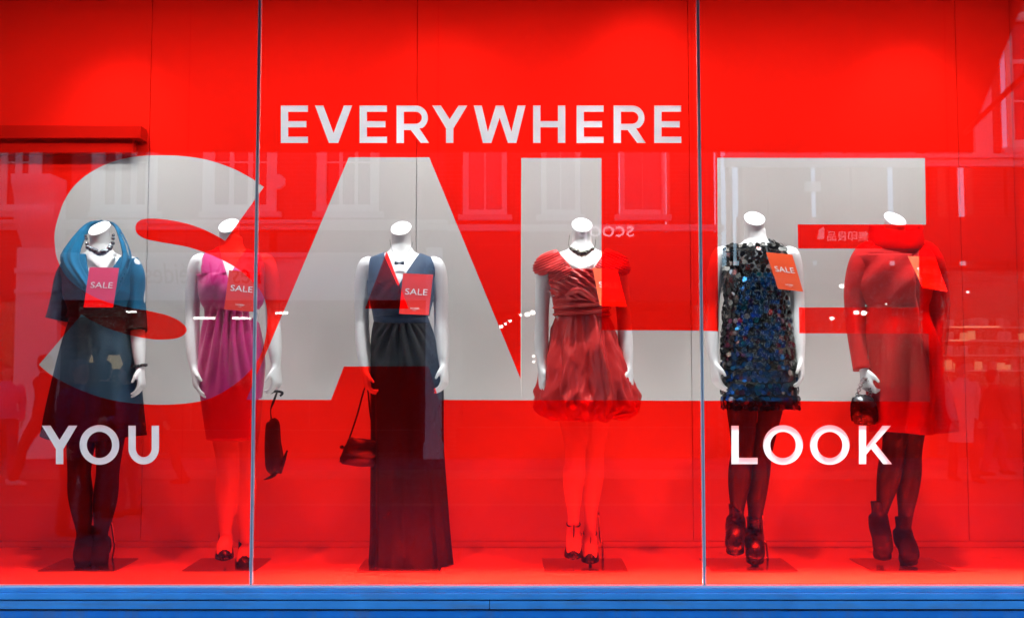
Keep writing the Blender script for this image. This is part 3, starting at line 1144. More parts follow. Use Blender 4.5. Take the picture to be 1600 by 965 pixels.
def shoe(parent, ankle, toe, m, kind="pump", heel=0.085, ground=None):
    """Shoe with sole, toe and heel; ankle and toe in world metres, toe is the tip at the sole."""
    ground = FLOOR_Z + .010 if ground is None else ground
    a, t = Vector(ankle), Vector(toe)
    d = Vector((t.x - a.x, t.y - a.y, 0))
    d.normalize()
    s = Vector((-d.y, d.x, 0))
    hp = Vector((a.x, a.y, 0)) - d * .035
    hz = max(t.z + heel, a.z - .055)
    L = (Vector((t.x, t.y, 0)) - hp).length
    spec = [(0.0, .022, .052, 1.0), (.12, .031, .040, .98), (.30, .030, .016, .80), (.50, .034, .022, .42), (.64, .042, .050, .12), (.82, .038, .044, .0), (.95, .022, .026, .0), (1.0, .006, .014, .0)]
    bm = bmesh.new()
    rings = []
    for u, w, h, zz in crom(spec, 22):
        c = hp + d * (u * L)
        z0 = t.z + (hz - t.z) * max(0, zz)
        ring = []
        for i in range(14):
            th = 2 * math.pi * i / 14
            y = math.sin(th)
            ring.append(c + s * (w * math.cos(th)) + Vector((0, 0, z0 + (h * y if y > 0 else .006 * y))))
        rings.append(ring)
    loft(bm, rings)
    if kind == "boot":
        dd = t - a
        tube(bm, [(*(a + Vector((0, .014, .02))), .044), (*(a + dd * .2 + Vector((0, .012, .006))), .047, .046), (*(a + dd * .55 + Vector((0, -.004, .020))), .045, .040),
                  (*(a + dd * .84 + Vector((0, -.002, .018))), .043, .030), (*(a + dd * .97 + Vector((0, 0, .010))), .022, .012)], n=18, samples=24, ref=(0, 0, 1))
        tube(bm, [(*(a + Vector((0, 0, -.03))), .038, .042), (*(a + Vector((0, 0, .03))), .034, .036), (*(a + Vector((0, .002, .065))), .035, .037), (*(a + Vector((0, .004, .088))), .037, .039)], n=18)
    root = finish("shoe" if kind != "boot" else "ankle_boot", bm, m, parent, smooth=True)
    if kind == "boot":
        bake(root, [('REMESH', dict(mode='VOXEL', voxel_size=.005)), ('SMOOTH', dict(factor=.5, iterations=3))])
    hb = hp + d * .012
    top = .022 if kind == "boot" else .014
    bot = .018 if kind == "boot" else .0055
    hg = max(ground, t.z + (hz - t.z) * 0 if t.z > ground + .02 else ground)
    tubeo("heel", [(*(hb + Vector((0, 0, hz + .006))), top), (*(hb + d * .006 + Vector((0, 0, (hz + hg) / 2))), (top + bot) / 2.2), (*(hb + d * .008 + Vector((0, 0, hg))), bot)], m, root, n=10)
    return root


def plate(root, x0, x1, yf=.335, yb=.62):
    bm = bmesh.new()
    a, b = P(x0, 889, yf).x, P(x1, 889, yf).x
    box(bm, (a, yf, FLOOR_Z + .001), (b, yb, FLOOR_Z + .0075), bevel=.0015)
    finish("base_plate", bm, M['plate'], root)


def rod(root, px, ytop, dy=.10, bend=6):
    a = P(px, 880, MY + dy)
    b = P(px - bend, ytop, MY + dy - .04)
    tubeo("support_rod", [(a.x, a.y - .03, FLOOR_Z + .008, .006), (a.x, a.y - .01, FLOOR_Z + .07, .006), (*((a + b) / 2 + Vector((0, .01, 0))), .006), (*b, .006)], M['steel'], root, n=8)


def mroot(px, label):
    p = P(px, 880, MY)
    return thing("mannequin", (p.x, MY, FLOOR_Z), label, "mannequin", "headless white mannequins in the window")


def card(quad, Y, label, m, Y2=None, order=None):
    """Hanging sale card: quad = tl, tr, br, bl in photo pixels."""
    Y2 = Y - .035 if Y2 is None else Y2
    ys = (Y, Y, Y2, Y2)
    c = [P(*q, y) for q, y in zip(quad, ys)]
    n = (c[1] - c[0]).cross(c[3] - c[0]).normalized()
    if n.y > 0: n = -n
    base = (c[2] + c[3]) / 2
    t = thing("sale_card", base, label, "sale card", "red sale cards hung on the mannequins")
    bm = bmesh.new()
    f = [bm.verts.new(p) for p in c]
    g = [bm.verts.new(p - n * .0016) for p in c]
    bm.faces.new(f); bm.faces.new(g)
    for i in range(4):
        j = (i + 1) % 4
        bm.faces.new((f[i], f[j], g[j], g[i]))
    finish("card", bm, m, t)

    def put(body, u0, u1, v0, v1, nm):
        tb, xa, xb, ya, yb = text2d(body)
        for v in tb.verts:
            u = u0 + (u1 - u0) * (v.co.x - xa) / (xb - xa)
            w = v1 + (v0 - v1) * (v.co.y - ya) / (yb - ya)
            p = (c[0] * (1 - u) + c[1] * u) * (1 - w) + (c[3] * (1 - u) + c[2] * u) * w
            v.co = p + n * .0009
        finish(nm, tb, M['card_print'], t, recalc=False)
    put("SALE", .13, .88, .37, .52, "lettering")
    put("HOBBS", .36, .66, .835, .875, "brand_lettering")
    put("LONDON", .45, .57, .893, .908, "small_lettering")


def necklace(pts, label, m, beads, r, chain=True, span=(0.0, 1.0)):
    """pts px, py, dy along the neck; beads strung evenly."""
    w = [q3(*p) for p in crom([tuple(map(float, p)) for p in pts], 60)]
    t = thing("necklace", w[30], label, "necklace", "necklaces on the mannequins")
    if chain:
        tubeo("chain", [(*p, .0014) for p in w[::4]], m, t, n=6)
    k = 0
    for i in range(beads):
        u = i / (beads - 1)
        p = w[min(59, int((span[0] + (span[1] - span[0]) * u) * 59))]
        rr = r * (0.65 + 0.55 * math.sin(math.pi * u)) * rnd.uniform(.85, 1.15)
        bm = bmesh.new()
        ball(bm, p + Vector((rnd.uniform(-.003, .003), -rr * .4, rnd.uniform(-.004, .004))), rr, seg=9)
        finish("bead", bm, m, t, smooth=True)
    return t


def fold(t, k, ph=0.0, sharp=1.0):
    s = math.sin(k * t + ph)
    return math.copysign(abs(s) ** sharp, s)


def build_m1():
    r = mroot(155, "mannequin in a teal shawl collar jacket and dark flared skirt, far left")
    cx, dy = 157, 0
    make_body(cx, dy, [
        dict(pts=[(206, 411, .0), (214, 450, .01), (214, 500, .01), (216, 535, -.02), (219, 574, -.045)], curl=.55, thumb=(0, -1, 0), palm=(-1, 0, 0)),
        dict(pts=[(108, 411, 0), (97, 445, .03), (93, 485, .06), (105, 500, .11), (130, 512, .135)], curl=.7, thumb=(0, 0, 1), palm=(0, 1, 0)),
    ], [
        dict(pts=[(135, 620, .0), (128, 680, -.01), (124, 730, -.01), (126, 775, .01), (130, 815, .02), (131, 848, .03)], toe=P(131, 882, MY - .11)),
        dict(pts=[(177, 620, .0), (172, 680, 0), (169, 730, .01), (165, 775, .03), (160, 815, .04), (156, 848, .05)], toe=P(154, 884, MY - .09)),
    ], r, roll=.12)
    # tights
    def tg(p):
        return lambda bm: leg(bm, p, None, grow=.0035, foot=False)
    joined("tights", [tg([(135, 620, .0), (128, 680, -.01), (124, 730, -.01), (126, 775, .01), (130, 815, .02), (131, 848, .03)]),
                      tg([(177, 620, .0), (172, 680, 0), (169, 730, .01), (165, 775, .03), (160, 815, .04), (156, 848, .05)])], M['tights'], r)
    shoe(r, P(131, 850, MY + .03), P(131, 885, MY - .12), M['suede'], "boot")
    shoe(r, P(156, 850, MY + .05), P(154, 886, MY - .10), M['suede'], "boot")
    # skirt
    rows = [(478, 115, 199, .092, .086), (500, 112, 203, .098, .10), (540, 101, 209, .115, .12), (590, 90, 215, .135, .135), (640, 80, 219, .15, .15), (683, 73, 222, .16, .16)]
    garment("skirt", rows, M['charcoal_teal'], r, disp=lambda t, v, p: (.016 * v * fold(t, 5, 1.0) + .008 * v * fold(t, 9, .4), .012 * v * math.sin(2 * t + 1.5)))
    # jacket body
    vb = (159, 468)
    rows = torso_rows(cx, dy, 1.03, grow=3.0, gd=.012, y0=400, y1=472)
    rows = rows[::6] + [(484, 112, 202, .112, .10), (497, 108, 206, .118, .11)]
    lft, rgt = side(*vb, 132, 396), side(*vb, 186, 396)
    garment("jacket", rows, M['teal'], r, thick=.006, cuts=[([(vb, (132, 396)), (vb, (186, 396))], lambda x, y, f: f and y < vb[1] and lft(x, y) > 0 and rgt(x, y) < 0)],
            disp=lambda t, v, p: .004 * fold(t, 7, 2 * v) * v)
    # sleeves, cut off below the elbow and flaring
    def sl1(bm):
        tube(bm, [(*q3(200, 409, .0), .046, .054), (*q3(210, 432, .005), .047, .056), (*q3(212, 470, .01), .043, .054), (*q3(213, 500, .0), .044, .053), (*q3(214, 517, -.01), .047, .056)],
             n=28, samples=36, ripple=lambda t, u: .05 * math.sin(3 * t + 9 * u))
    def sl2(bm):
        tube(bm, [(*q3(115, 409, .0), .046, .054), (*q3(104, 432, .02), .047, .056), (*q3(97, 468, .045), .047, .054), (*q3(92, 488, .05), .050, .056), (*q3(89, 499, .05), .054, .058)],
             n=28, samples=36, ripple=lambda t, u: .05 * math.sin(3 * t + 7 * u))
    joined("sleeve", [sl1], M['teal'], r)
    joined("sleeve", [sl2], M['teal'], r)
    # big rolled collar standing off the neck
    bm = bmesh.new()
    def flap(inner, outer, ph):
        a = [q3(*p) for p in crom(inner, 40)]
        b = [q3(*p) for p in crom(outer, 40)]
        rings = []
        for k, (p, q) in enumerate(zip(a, b)):
            u = k / 39
            f = []
            for w in [i / 9 for i in range(10)]:
                c = p.lerp(q, w)
                bul = math.sin(math.pi * w) * (.024 - .010 * u) + .006 * math.sin(5 * w * math.pi + 6 * u + ph)
                f.append(c + Vector((0, -bul, bul * .5)))
            back = [c + Vector((0, .012, -.004)) for c in reversed(f)]
            rings.append(f + back)
        loft(bm, rings)
    flap([(158., 466., -.140), (138., 434., -.128), (124., 404., -.085), (131., 374., -.02), (142., 354., .05), (160., 349., .085)],
         [(150., 478., -.148), (121., 446., -.135), (93., 407., -.055), (107., 378., .015), (136., 350., .07), (160., 346., .10)], 0.0)
    flap([(160., 466., -.138), (180., 434., -.126), (190., 402., -.088), (184., 370., -.02), (176., 352., .05), (160., 346., .085)],
         [(170., 478., -.145), (192., 438., -.122), (206., 406., -.05), (198., 376., .02), (182., 351., .07), (160., 346., .10)], 1.7)
    o = finish("collar", bm, M['teal'], r)
    bake(o, [('REMESH', dict(mode='VOXEL', voxel_size=.005)), ('SMOOTH', dict(factor=.5, iterations=4))])
    plate(r, 58, 178)
    rod(r, 180, 812)
    necklace([(135, 369, -.045), (138, 384, -.075), (148, 393, -.098), (158, 396, -.104), (168, 392, -.098), (175, 382, -.075), (178, 369, -.045)],
             "chunky gunmetal necklace over the teal jacket", M['gun'], 17, .0115)
    # bracelet
    w = q3(218, 571, -.043)
    t = thing("bracelet", w, "dark beaded bracelet on the wrist below the teal sleeve", "bracelet")
    for i in range(14):
        a = 2 * math.pi * i / 14
        bm = bmesh.new()
        ball(bm, w + Vector((.029 * math.cos(a), .029 * math.sin(a), .004 * math.cos(a))), .0075, seg=8)
        finish("bead", bm, M['black_metal'], t, smooth=True)
    card([(140, 417.4), (186, 418.4), (176.5, 480), (130.5, 479.8)], MY - .185, "raspberry red sale card on the teal jacket", M['card_pink'])


def vneck(vb, l, r_, back=None):
    a, b = side(*vb, *l), side(*vb, *r_)
    return ([(vb, l), (vb, r_)], lambda x, y, f: y < vb[1] and a(x, y) > 0 and b(x, y) < 0 and (f or y < (back or 0)))


def build_m2():
    r = mroot(358, "mannequin in a fuchsia V neck sheath dress behind the first pane joint")
    cx, dy = 363, -4
    l1 = [(345, 620, .0), (352, 680, -.015), (355, 725, -.02), (354, 770, .0), (353, 810, .005), (352, 838, .01)]
    l2 = [(385, 620, .0), (384, 680, .02), (383, 725, .03), (383, 770, .05), (383, 815, .05), (383, 852, .05)]
    make_body(cx, dy, [
        dict(pts=[(311, 407, .0), (303, 445, .01), (301, 495, .02), (301, 540, -.01), (304, 576, -.04)], curl=.35, thumb=(.4, -1, 0), palm=(1, 0, 0)),
        dict(pts=[(416, 407, .0), (424, 445, .01), (426, 495, .02), (429, 535, -.01), (431, 572, -.03)], curl=.75, thumb=(-.4, -1, 0), palm=(-1, 0, 0)),
    ], [dict(pts=l1, toe=P(350, 872, MY - .12)), dict(pts=l2, toe=P(381, 884, MY - .10))], r, ncx=359, roll=.05)
    rows = torso_rows(cx, dy, 1.0, grow=2.5, gd=.009, y0=388, y1=480)
    rows = rows[::6] + [(490, 323, 400, .094, .084), (512, 318, 405, .100, .10), (545, 312, 411, .106, .115), (580, 311, 412, .104, .114), (640, 318, 405, .095, .10), (686, 325, 399, .088, .09)]
    vb = (361, 436)
    armc = ([((316, 350), (313, 450)), ((409, 350), (412, 450))], lambda x, y, f: y < 428 and (x < 314.5 or x > 411))
    def dsp(t, v, p):
        px, py = p
        w = max(0, math.sin(t))
        g = 0
        if 478 < py < 640:
            fade = (1 - (py - 478) / 162) * min(1, (py - 478) / 12)
            g = .014 * fade * w * math.sin((px - 361) * (.62 - .0028 * (py - 478)) + .5 * math.sin(py * .05))
        if 428 < py < 480:
            g += .006 * w * math.sin((px - 361) * .18 + (py - 430) * .10)
        return g
    garment("dress", rows, M['pink'], r, n=150, rings=110, disp=dsp, cuts=[vneck(vb, (340, 386), (382, 386), 396), armc])
    rows = torso_rows(cx, dy, 1.0, grow=3.5, gd=.014, y0=481, y1=500)
    shoe(r, P(352, 842, MY + .01), P(350, 874, MY - .13), M['leather'], "pump")
    shoe(r, P(383, 855, MY + .05), P(381, 886, MY - .11), M['leather'], "pump")
    plate(r, 283, 399)
    rod(r, 394, 790)
    card([(358, 421.9), (403, 426), (397, 487), (350, 483)], MY - .18, "red sale card on the fuchsia dress beside the first pane joint", M['card'])
    # bag on a ribbon
    h = q3(433, 612, -.04)
    t = thing("evening_bag", q3(427, 742, -.03), "dark drawstring evening bag dangling from a ribbon beside the fuchsia dress", "bag")
    tubeo("ribbon_bow", [(*(h + Vector((-.03, 0, -.004))), .006, .002), (*(h + Vector((.0, -.012, .004))), .006, .002), (*(h + Vector((.028, -.012, -.004))), .006, .002), (*(h + Vector((.016, -.01, -.018))), .005, .002)], M['ribbon'], t, n=8)
    tubeo("ribbon", [(*h, .004, .0015), (*q3(427, 628, -.035), .006, .002), (*q3(423, 640, -.03), .003, .0015), (*q3(424, 656, -.03), .004, .002)], M['ribbon'], t, n=8)
    bm = bmesh.new()
    tube(bm, [(*q3(424, 654, -.03), .008, .008), (*q3(426, 661, -.03), .030, .022), (*q3(426, 690, -.03), .037, .030), (*q3(428, 715, -.03), .042, .034), (*q3(428, 732, -.03), .036, .030), (*q3(428, 741, -.03), .012, .012)],
         n=28, samples=40, ripple=lambda a, u: .07 * math.sin(7 * a) + .03 * math.sin(13 * a + 5 * u))
    finish("pouch", bm, M['navy'], t, smooth=True)
    tubeo("tassel", [(*q3(436, 738, -.04), .012, .006), (*q3(442, 722, -.05), .010, .004), (*q3(449, 703, -.05), .004, .002)], M['ribbon'], t, n=8)
    tubeo("tassel", [(*q3(430, 740, -.05), .010, .005), (*q3(422, 745, -.06), .007, .003), (*q3(412, 749, -.06), .002, .001)], M['ribbon'], t, n=8)


def build_m3():
    r = mroot(630, "mannequin in a floor length navy and black V neck gown")
    cx, dy = 627, 0
    make_body(cx, dy, [
        dict(pts=[(573, 412, .0), (566, 450, .01), (566, 500, .015), (567, 540, -.01), (571, 578, -.04)], curl=.8, thumb=(.3, -1, 0), palm=(1, 0, 0)),
        dict(pts=[(681, 412, .0), (688, 450, .01), (689, 500, .015), (691, 540, -.01), (693, 570, -.04)], curl=.6, thumb=(-.3, -1, 0), palm=(-1, 0, 0)),
    ], [dict(pts=[(606, 620, 0), (606, 700, 0), (606, 780, .02), (606, 845, .03)], toe=P(606, 880, MY - .08)),
        dict(pts=[(650, 620, 0), (650, 700, 0), (650, 780, .02), (650, 845, .03)], toe=P(650, 880, MY - .08))], r, ncx=627, roll=.06)
    rows = torso_rows(cx, dy, 1.0, grow=2.5, gd=.009, y0=390, y1=494)[::6]
    vb = (624, 448)
    armc = ([((579, 350), (574, 452)), ((677, 350), (681, 452))], lambda x, y, f: y < 436 and (x < 579 - (y - 350) * .049 or x > 677 + (y - 350) * .039))
    garment("bodice", rows, M['navy'], r, n=110, disp=lambda t, v, p: .003 * math.sin((p[0] - 624) * .25 + p[1] * .22) * max(0, math.sin(t)) * (p[1] > 440),
            cuts=[vneck(vb, (594, 386), (659, 386), 398), armc])
    rows = [(487, 583, 670, .098, .088), (494, 584, 670, .096, .086), (506, 583, 671, .096, .09)]
    garment("waistband", rows, M['navy'], r, n=80, rings=14, disp=lambda t, v, p: .003 * math.sin(v * 9 + t))
    rows = [(503, 585, 670, .088, .084), (520, 582, 676, .095, .095), (545, 580, 684, .102, .11), (575, 579.5, 689, .106, .118), (620, 581, 690, .11, .12), (700, 582, 690, .115, .125), (780, 582, 695, .125, .14), (840, 582, 699, .135, .15), (882, 580, 703, .145, .16)]
    def dsp(t, v, p):
        px, py = p
        w = max(0, math.sin(t))
        # gathers fanning out from the middle of the waist
        u = (px - 626) / (8 + (py - 500) * .30)
        g = .013 * w * math.sin(u * 7.0) * math.exp(-u * u * .20) * min(1, max(0, (py - 503) / 14)) * max(.16, 1 - (py - 505) / 115)
        return (g + .010 * v * math.sin(6 * t + .8) + .005 * v * math.sin(13 * t + 2), .008 * v * v * math.sin(5 * t))
    garment("skirt", rows, M['black_jersey'], r, n=200, rings=130, disp=dsp)
    plate(r, 557, 688)
    card([(630, 426.8), (676.7, 429), (669.7, 492), (623.5, 490)], MY - .185, "bright red sale card on the navy gown inside the giant A", M['card'])
    # pendant necklace
    w = [q3(*p) for p in crom([(609., 374., -.03), (612., 388., -.068), (618., 402., -.085), (624., 410., -.098), (631., 402., -.085), (641., 388., -.068), (646., 376., -.03)], 30)]
    t = thing("necklace", w[15], "fine silver necklace with a small bow pendant on the navy gown mannequin", "necklace", "necklaces on the mannequins")
    tubeo("chain", [(*p, .0011) for p in w[::2]], M['gun'], t, n=6)
    bm = bmesh.new()
    c = q3(624, 411, -.106)
    for s in (-1, 1):
        tube(bm, [(*c, .003), (*(c + Vector((s * .012, 0, 0))), .008, .004), (*(c + Vector((s * .022, 0, .001))), .009, .004)], n=8)
    ball(bm, c, .005)
    finish("bow", bm, M['gun'], t, smooth=True)
    # shoulder bag held by its strap
    t = thing("handbag", q3(557, 728, -.02), "oxblood flap handbag held by its long strap beside the navy gown", "bag")
    g = q3(571, 610, -.06)
    tubeo("strap", [(*q3(546, 684, -.02), .004, .007), (*q3(558, 648, -.03), .004, .007), (*(g + Vector((-.006, 0, .004))), .004, .007), (*(g + Vector((.010, 0, .006))), .004, .007), (*q3(579, 650, -.02), .004, .007), (*q3(588, 690, -.02), .004, .007)], M['bag_red'], t, n=8)
    bm = bmesh.new()
    fr = [(545, 682), (592, 688), (594, 728), (562, 729), (531, 724), (529, 718), (540, 700)]
    a = [q3(x, y, -.055) for x, y in fr]
    b = [q3(x, y, .025) for x, y in fr]
    loft(bm, [a, b])
    bmesh.ops.bevel(bm, geom=bm.edges[:], offset=.009, segments=3, affect='EDGES')
    finish("bag_body", bm, M['bag_red'], t, smooth=True)
    bm = bmesh.new()
    fr = [(545, 683), (592, 689), (592, 712), (570, 716), (538, 708)]
    loft(bm, [[q3(x, y, -.064) for x, y in fr], [q3(x, y, -.057) for x, y in fr]])
    bmesh.ops.bevel(bm, geom=bm.edges[:], offset=.003, segments=2, affect='EDGES')
    finish("flap", bm, M['bag_red'], t, smooth=True)
    bm = bmesh.new()
    ball(bm, q3(534, 698, -.045), .010)
    finish("clasp", bm, M['gun'], t, smooth=True)


def build_m4():
    r = mroot(909, "mannequin in a crimson off shoulder taffeta dress with a puffed skirt")
    cx, dy = 909, -5
    l1 = [(888, 610, .0), (896, 660, -.015), (899, 705, -.02), (896, 745, .0), (896, 785, .005), (896, 818, .01)]
    l2 = [(932, 610, .0), (931, 660, .02), (929, 705, .03), (926, 745, .05), (923, 790, .05), (922, 832, .05)]
    make_body(cx, dy, [
        dict(pts=[(855, 407, .0), (849, 445, .01), (847, 490, .015), (846, 535, -.005), (847, 575, -.03)], curl=.5, thumb=(.3, -1, 0), palm=(1, 0, 0)),
        dict(pts=[(963, 407, .0), (970, 445, .01), (974, 490, .015), (978, 535, -.005), (982, 572, -.03)], curl=.5, thumb=(-.3, -1, 0), palm=(-1, 0, 0)),
    ], [dict(pts=l1, toe=P(896, 870, MY - .12)), dict(pts=l2, toe=P(922, 877, MY - .10))], r, ncx=909)
    rows = [(424, 857, 961, .124, .104), (436, 857, 961, .136, .102), (452, 859, 960, .138, .098), (468, 862, 956, .124, .094), (484, 865, 953, .108, .090), (494, 865, 954, .104, .088)]
    def dsp(t, v, p):
        px, py = p
        w = max(0, math.sin(t))
        # crossing wraps: folds sweep down to the right on the left half and back on the right
        q = min(1, max(0, (py - 462) / 10))
        sl = .42 * (1 - q) - .10 * q
        a = math.sin((py - 430) * .58 - (px - 905) * sl + 1.3 * math.sin((px - 880) * .045 + py * .03))
        b = math.sin((py - 430) * 1.23 - (px - 905) * .33 * (1 - q) + 2 * math.sin(px * .06))
        return .008 * a * (.4 + .6 * w) + .0035 * b + .012 * w * math.exp(-((px - 908) / 14) ** 2) * (py < 450)
    garment("bodice", rows, M['crimson'], r, n=150, rings=60, disp=dsp)
    # gathered off-shoulder band, open in a V over the chest
    rows = [(391, 868, 950, .062, .076), (395, 855, 963, .072, .084), (400, 844, 974, .082, .092), (408, 837, 981, .096, .098), (417, 835, 983, .114, .10), (426, 837, 981, .130, .10), (434, 850, 970, .136, .098), (441, 859, 960, .138, .097)]
    vb = (910, 446)
    def dsb(t, v, p):
        px, py = p
        k = abs(px - 910)
        q = (py - 400) * .75 - k * .30 + 1.2 * math.sin(px * .05)
        r1 = 1 - 2 * abs(math.sin(q)) ** .7
        return .0055 * r1 + .003 * math.sin(2.3 * q + px * .08)
    garment("shoulder_band", rows, M['crimson'], r, n=220, rings=90, disp=dsb, thick=.005,
            cuts=[vneck(vb, (868, 386), (950, 386), 399), ([((838, 428), (868, 412)), ((981, 428), (950, 412))], lambda x, y, f: (x < 862 and y > 428 - (x - 838) * .05 and x < 859) or (x > 958 and y > 428))])
    # puffed skirt turned under at the hem
    rows = [(488, 869, 950, .098, .085), (498, 865, 955, .108, .10), (520, 859, 964, .125, .13), (550, 853, 974, .150, .16), (585, 846, 986, .172, .185), (615, 841, 996, .184, .20), (634, 841, 998, .184, .195), (647, 848, 992, .172, .18), (653, 860, 980, .152, .16), (648, 872, 966, .13, .135)]
    ph = [rnd.uniform(0, 6.28) for _ in range(6)]
    def dsk(t, v, p):
        px, py = p
        s = min(1, v * 2.4)
        u = t + .10 * math.sin(3 * v + 2 * t)
        # deep pleats from the waist, breaking into crumples towards the puffed hem
        pl = 1 - 2 * abs(math.sin(4.5 * u + ph[0])) ** .6
        n = .020 * s * pl * (1 - .35 * v) + .008 * s * fold(u, 14, ph[1] + 2 * v, .7)
        q = Vector((math.cos(t) * 2.6, math.sin(t) * 2.6, v * 3.2 + .6 * math.sin(2 * t)))
        r1 = 1 - abs(noise.noise(q * 1.3 + Vector((3, 1, 7)))) * 2.6
        r2 = 1 - abs(noise.noise(q * 2.9 + Vector((9, 4, 2)))) * 2.6
        n += (.014 * r1 + .008 * r2) * min(1, v * 1.7) * (1 - .55 * max(0, (v - .7) / .3)) - .012
        return (n, .014 * v * noise.noise(q * 1.7))
    garment("skirt", rows, M['crimson'], r, n=220, rings=120, disp=dsk)
    bm = bmesh.new()
    tube(bm, [(*q3(884, 462, -.11), .006), (*q3(905, 452, -.145), .016, .012), (*q3(930, 470, -.12), .010)], n=14, ripple=lambda t, u: .2 * math.sin(4 * t + 3 * u))
    finish("knot", bm, M['crimson'], r, smooth=True)
    for (ax, ay, ad), (tx, ty, td) in (((896, 822, .01), (896, 872, -.13)), ((922, 836, .05), (922, 879, -.11))):
        a, t = P(ax, ay, MY + ad), P(tx, ty, MY + td)
        s = shoe(r, a, t, M['leather'], "pump")
        for z, rad in ((.012, .031), (-.03, .034)):
            bm = bmesh.new()
            n = 20
            c = a + Vector((0, -.004 - .5 * max(0, -z), z))
            tube(bm, [(c.x + rad * math.cos(2 * math.pi * i / n), c.y + rad * math.sin(2 * math.pi * i / n), c.z - .3 * rad * math.sin(2 * math.pi * i / n) * -1, .0032) for i in range(n + 1)], n=6, samples=41, ref=(0, 0, 1))
            finish("strap", bm, M['leather'], s, smooth=True)
        tubeo("strap", [(*(a + Vector((0, -.034, .01))), .003), (*(a * .5 + t * .5 + Vector((0, -.022, .03))), .003), (*(t + Vector((0, .05, .028))), .003)], M['leather'], s, n=6)
    plate(r, 850, 982)
    rod(r, 941, 800)
    necklace([(890, 367, -.04), (889, 384, -.084), (897, 392, -.106), (908, 397, -.116), (919, 394, -.112), (929, 386, -.094), (930, 370, -.045)],
             "silver cluster necklace above the crimson dress", M['silver'], 19, .0115, span=(.24, .78))
    card([(925.8, 418), (965, 421.5), (978.7, 478.7), (937.4, 477)], MY - .19, "orange red sale card tilted on the crimson dress", M['card_orange'], MY - .25)


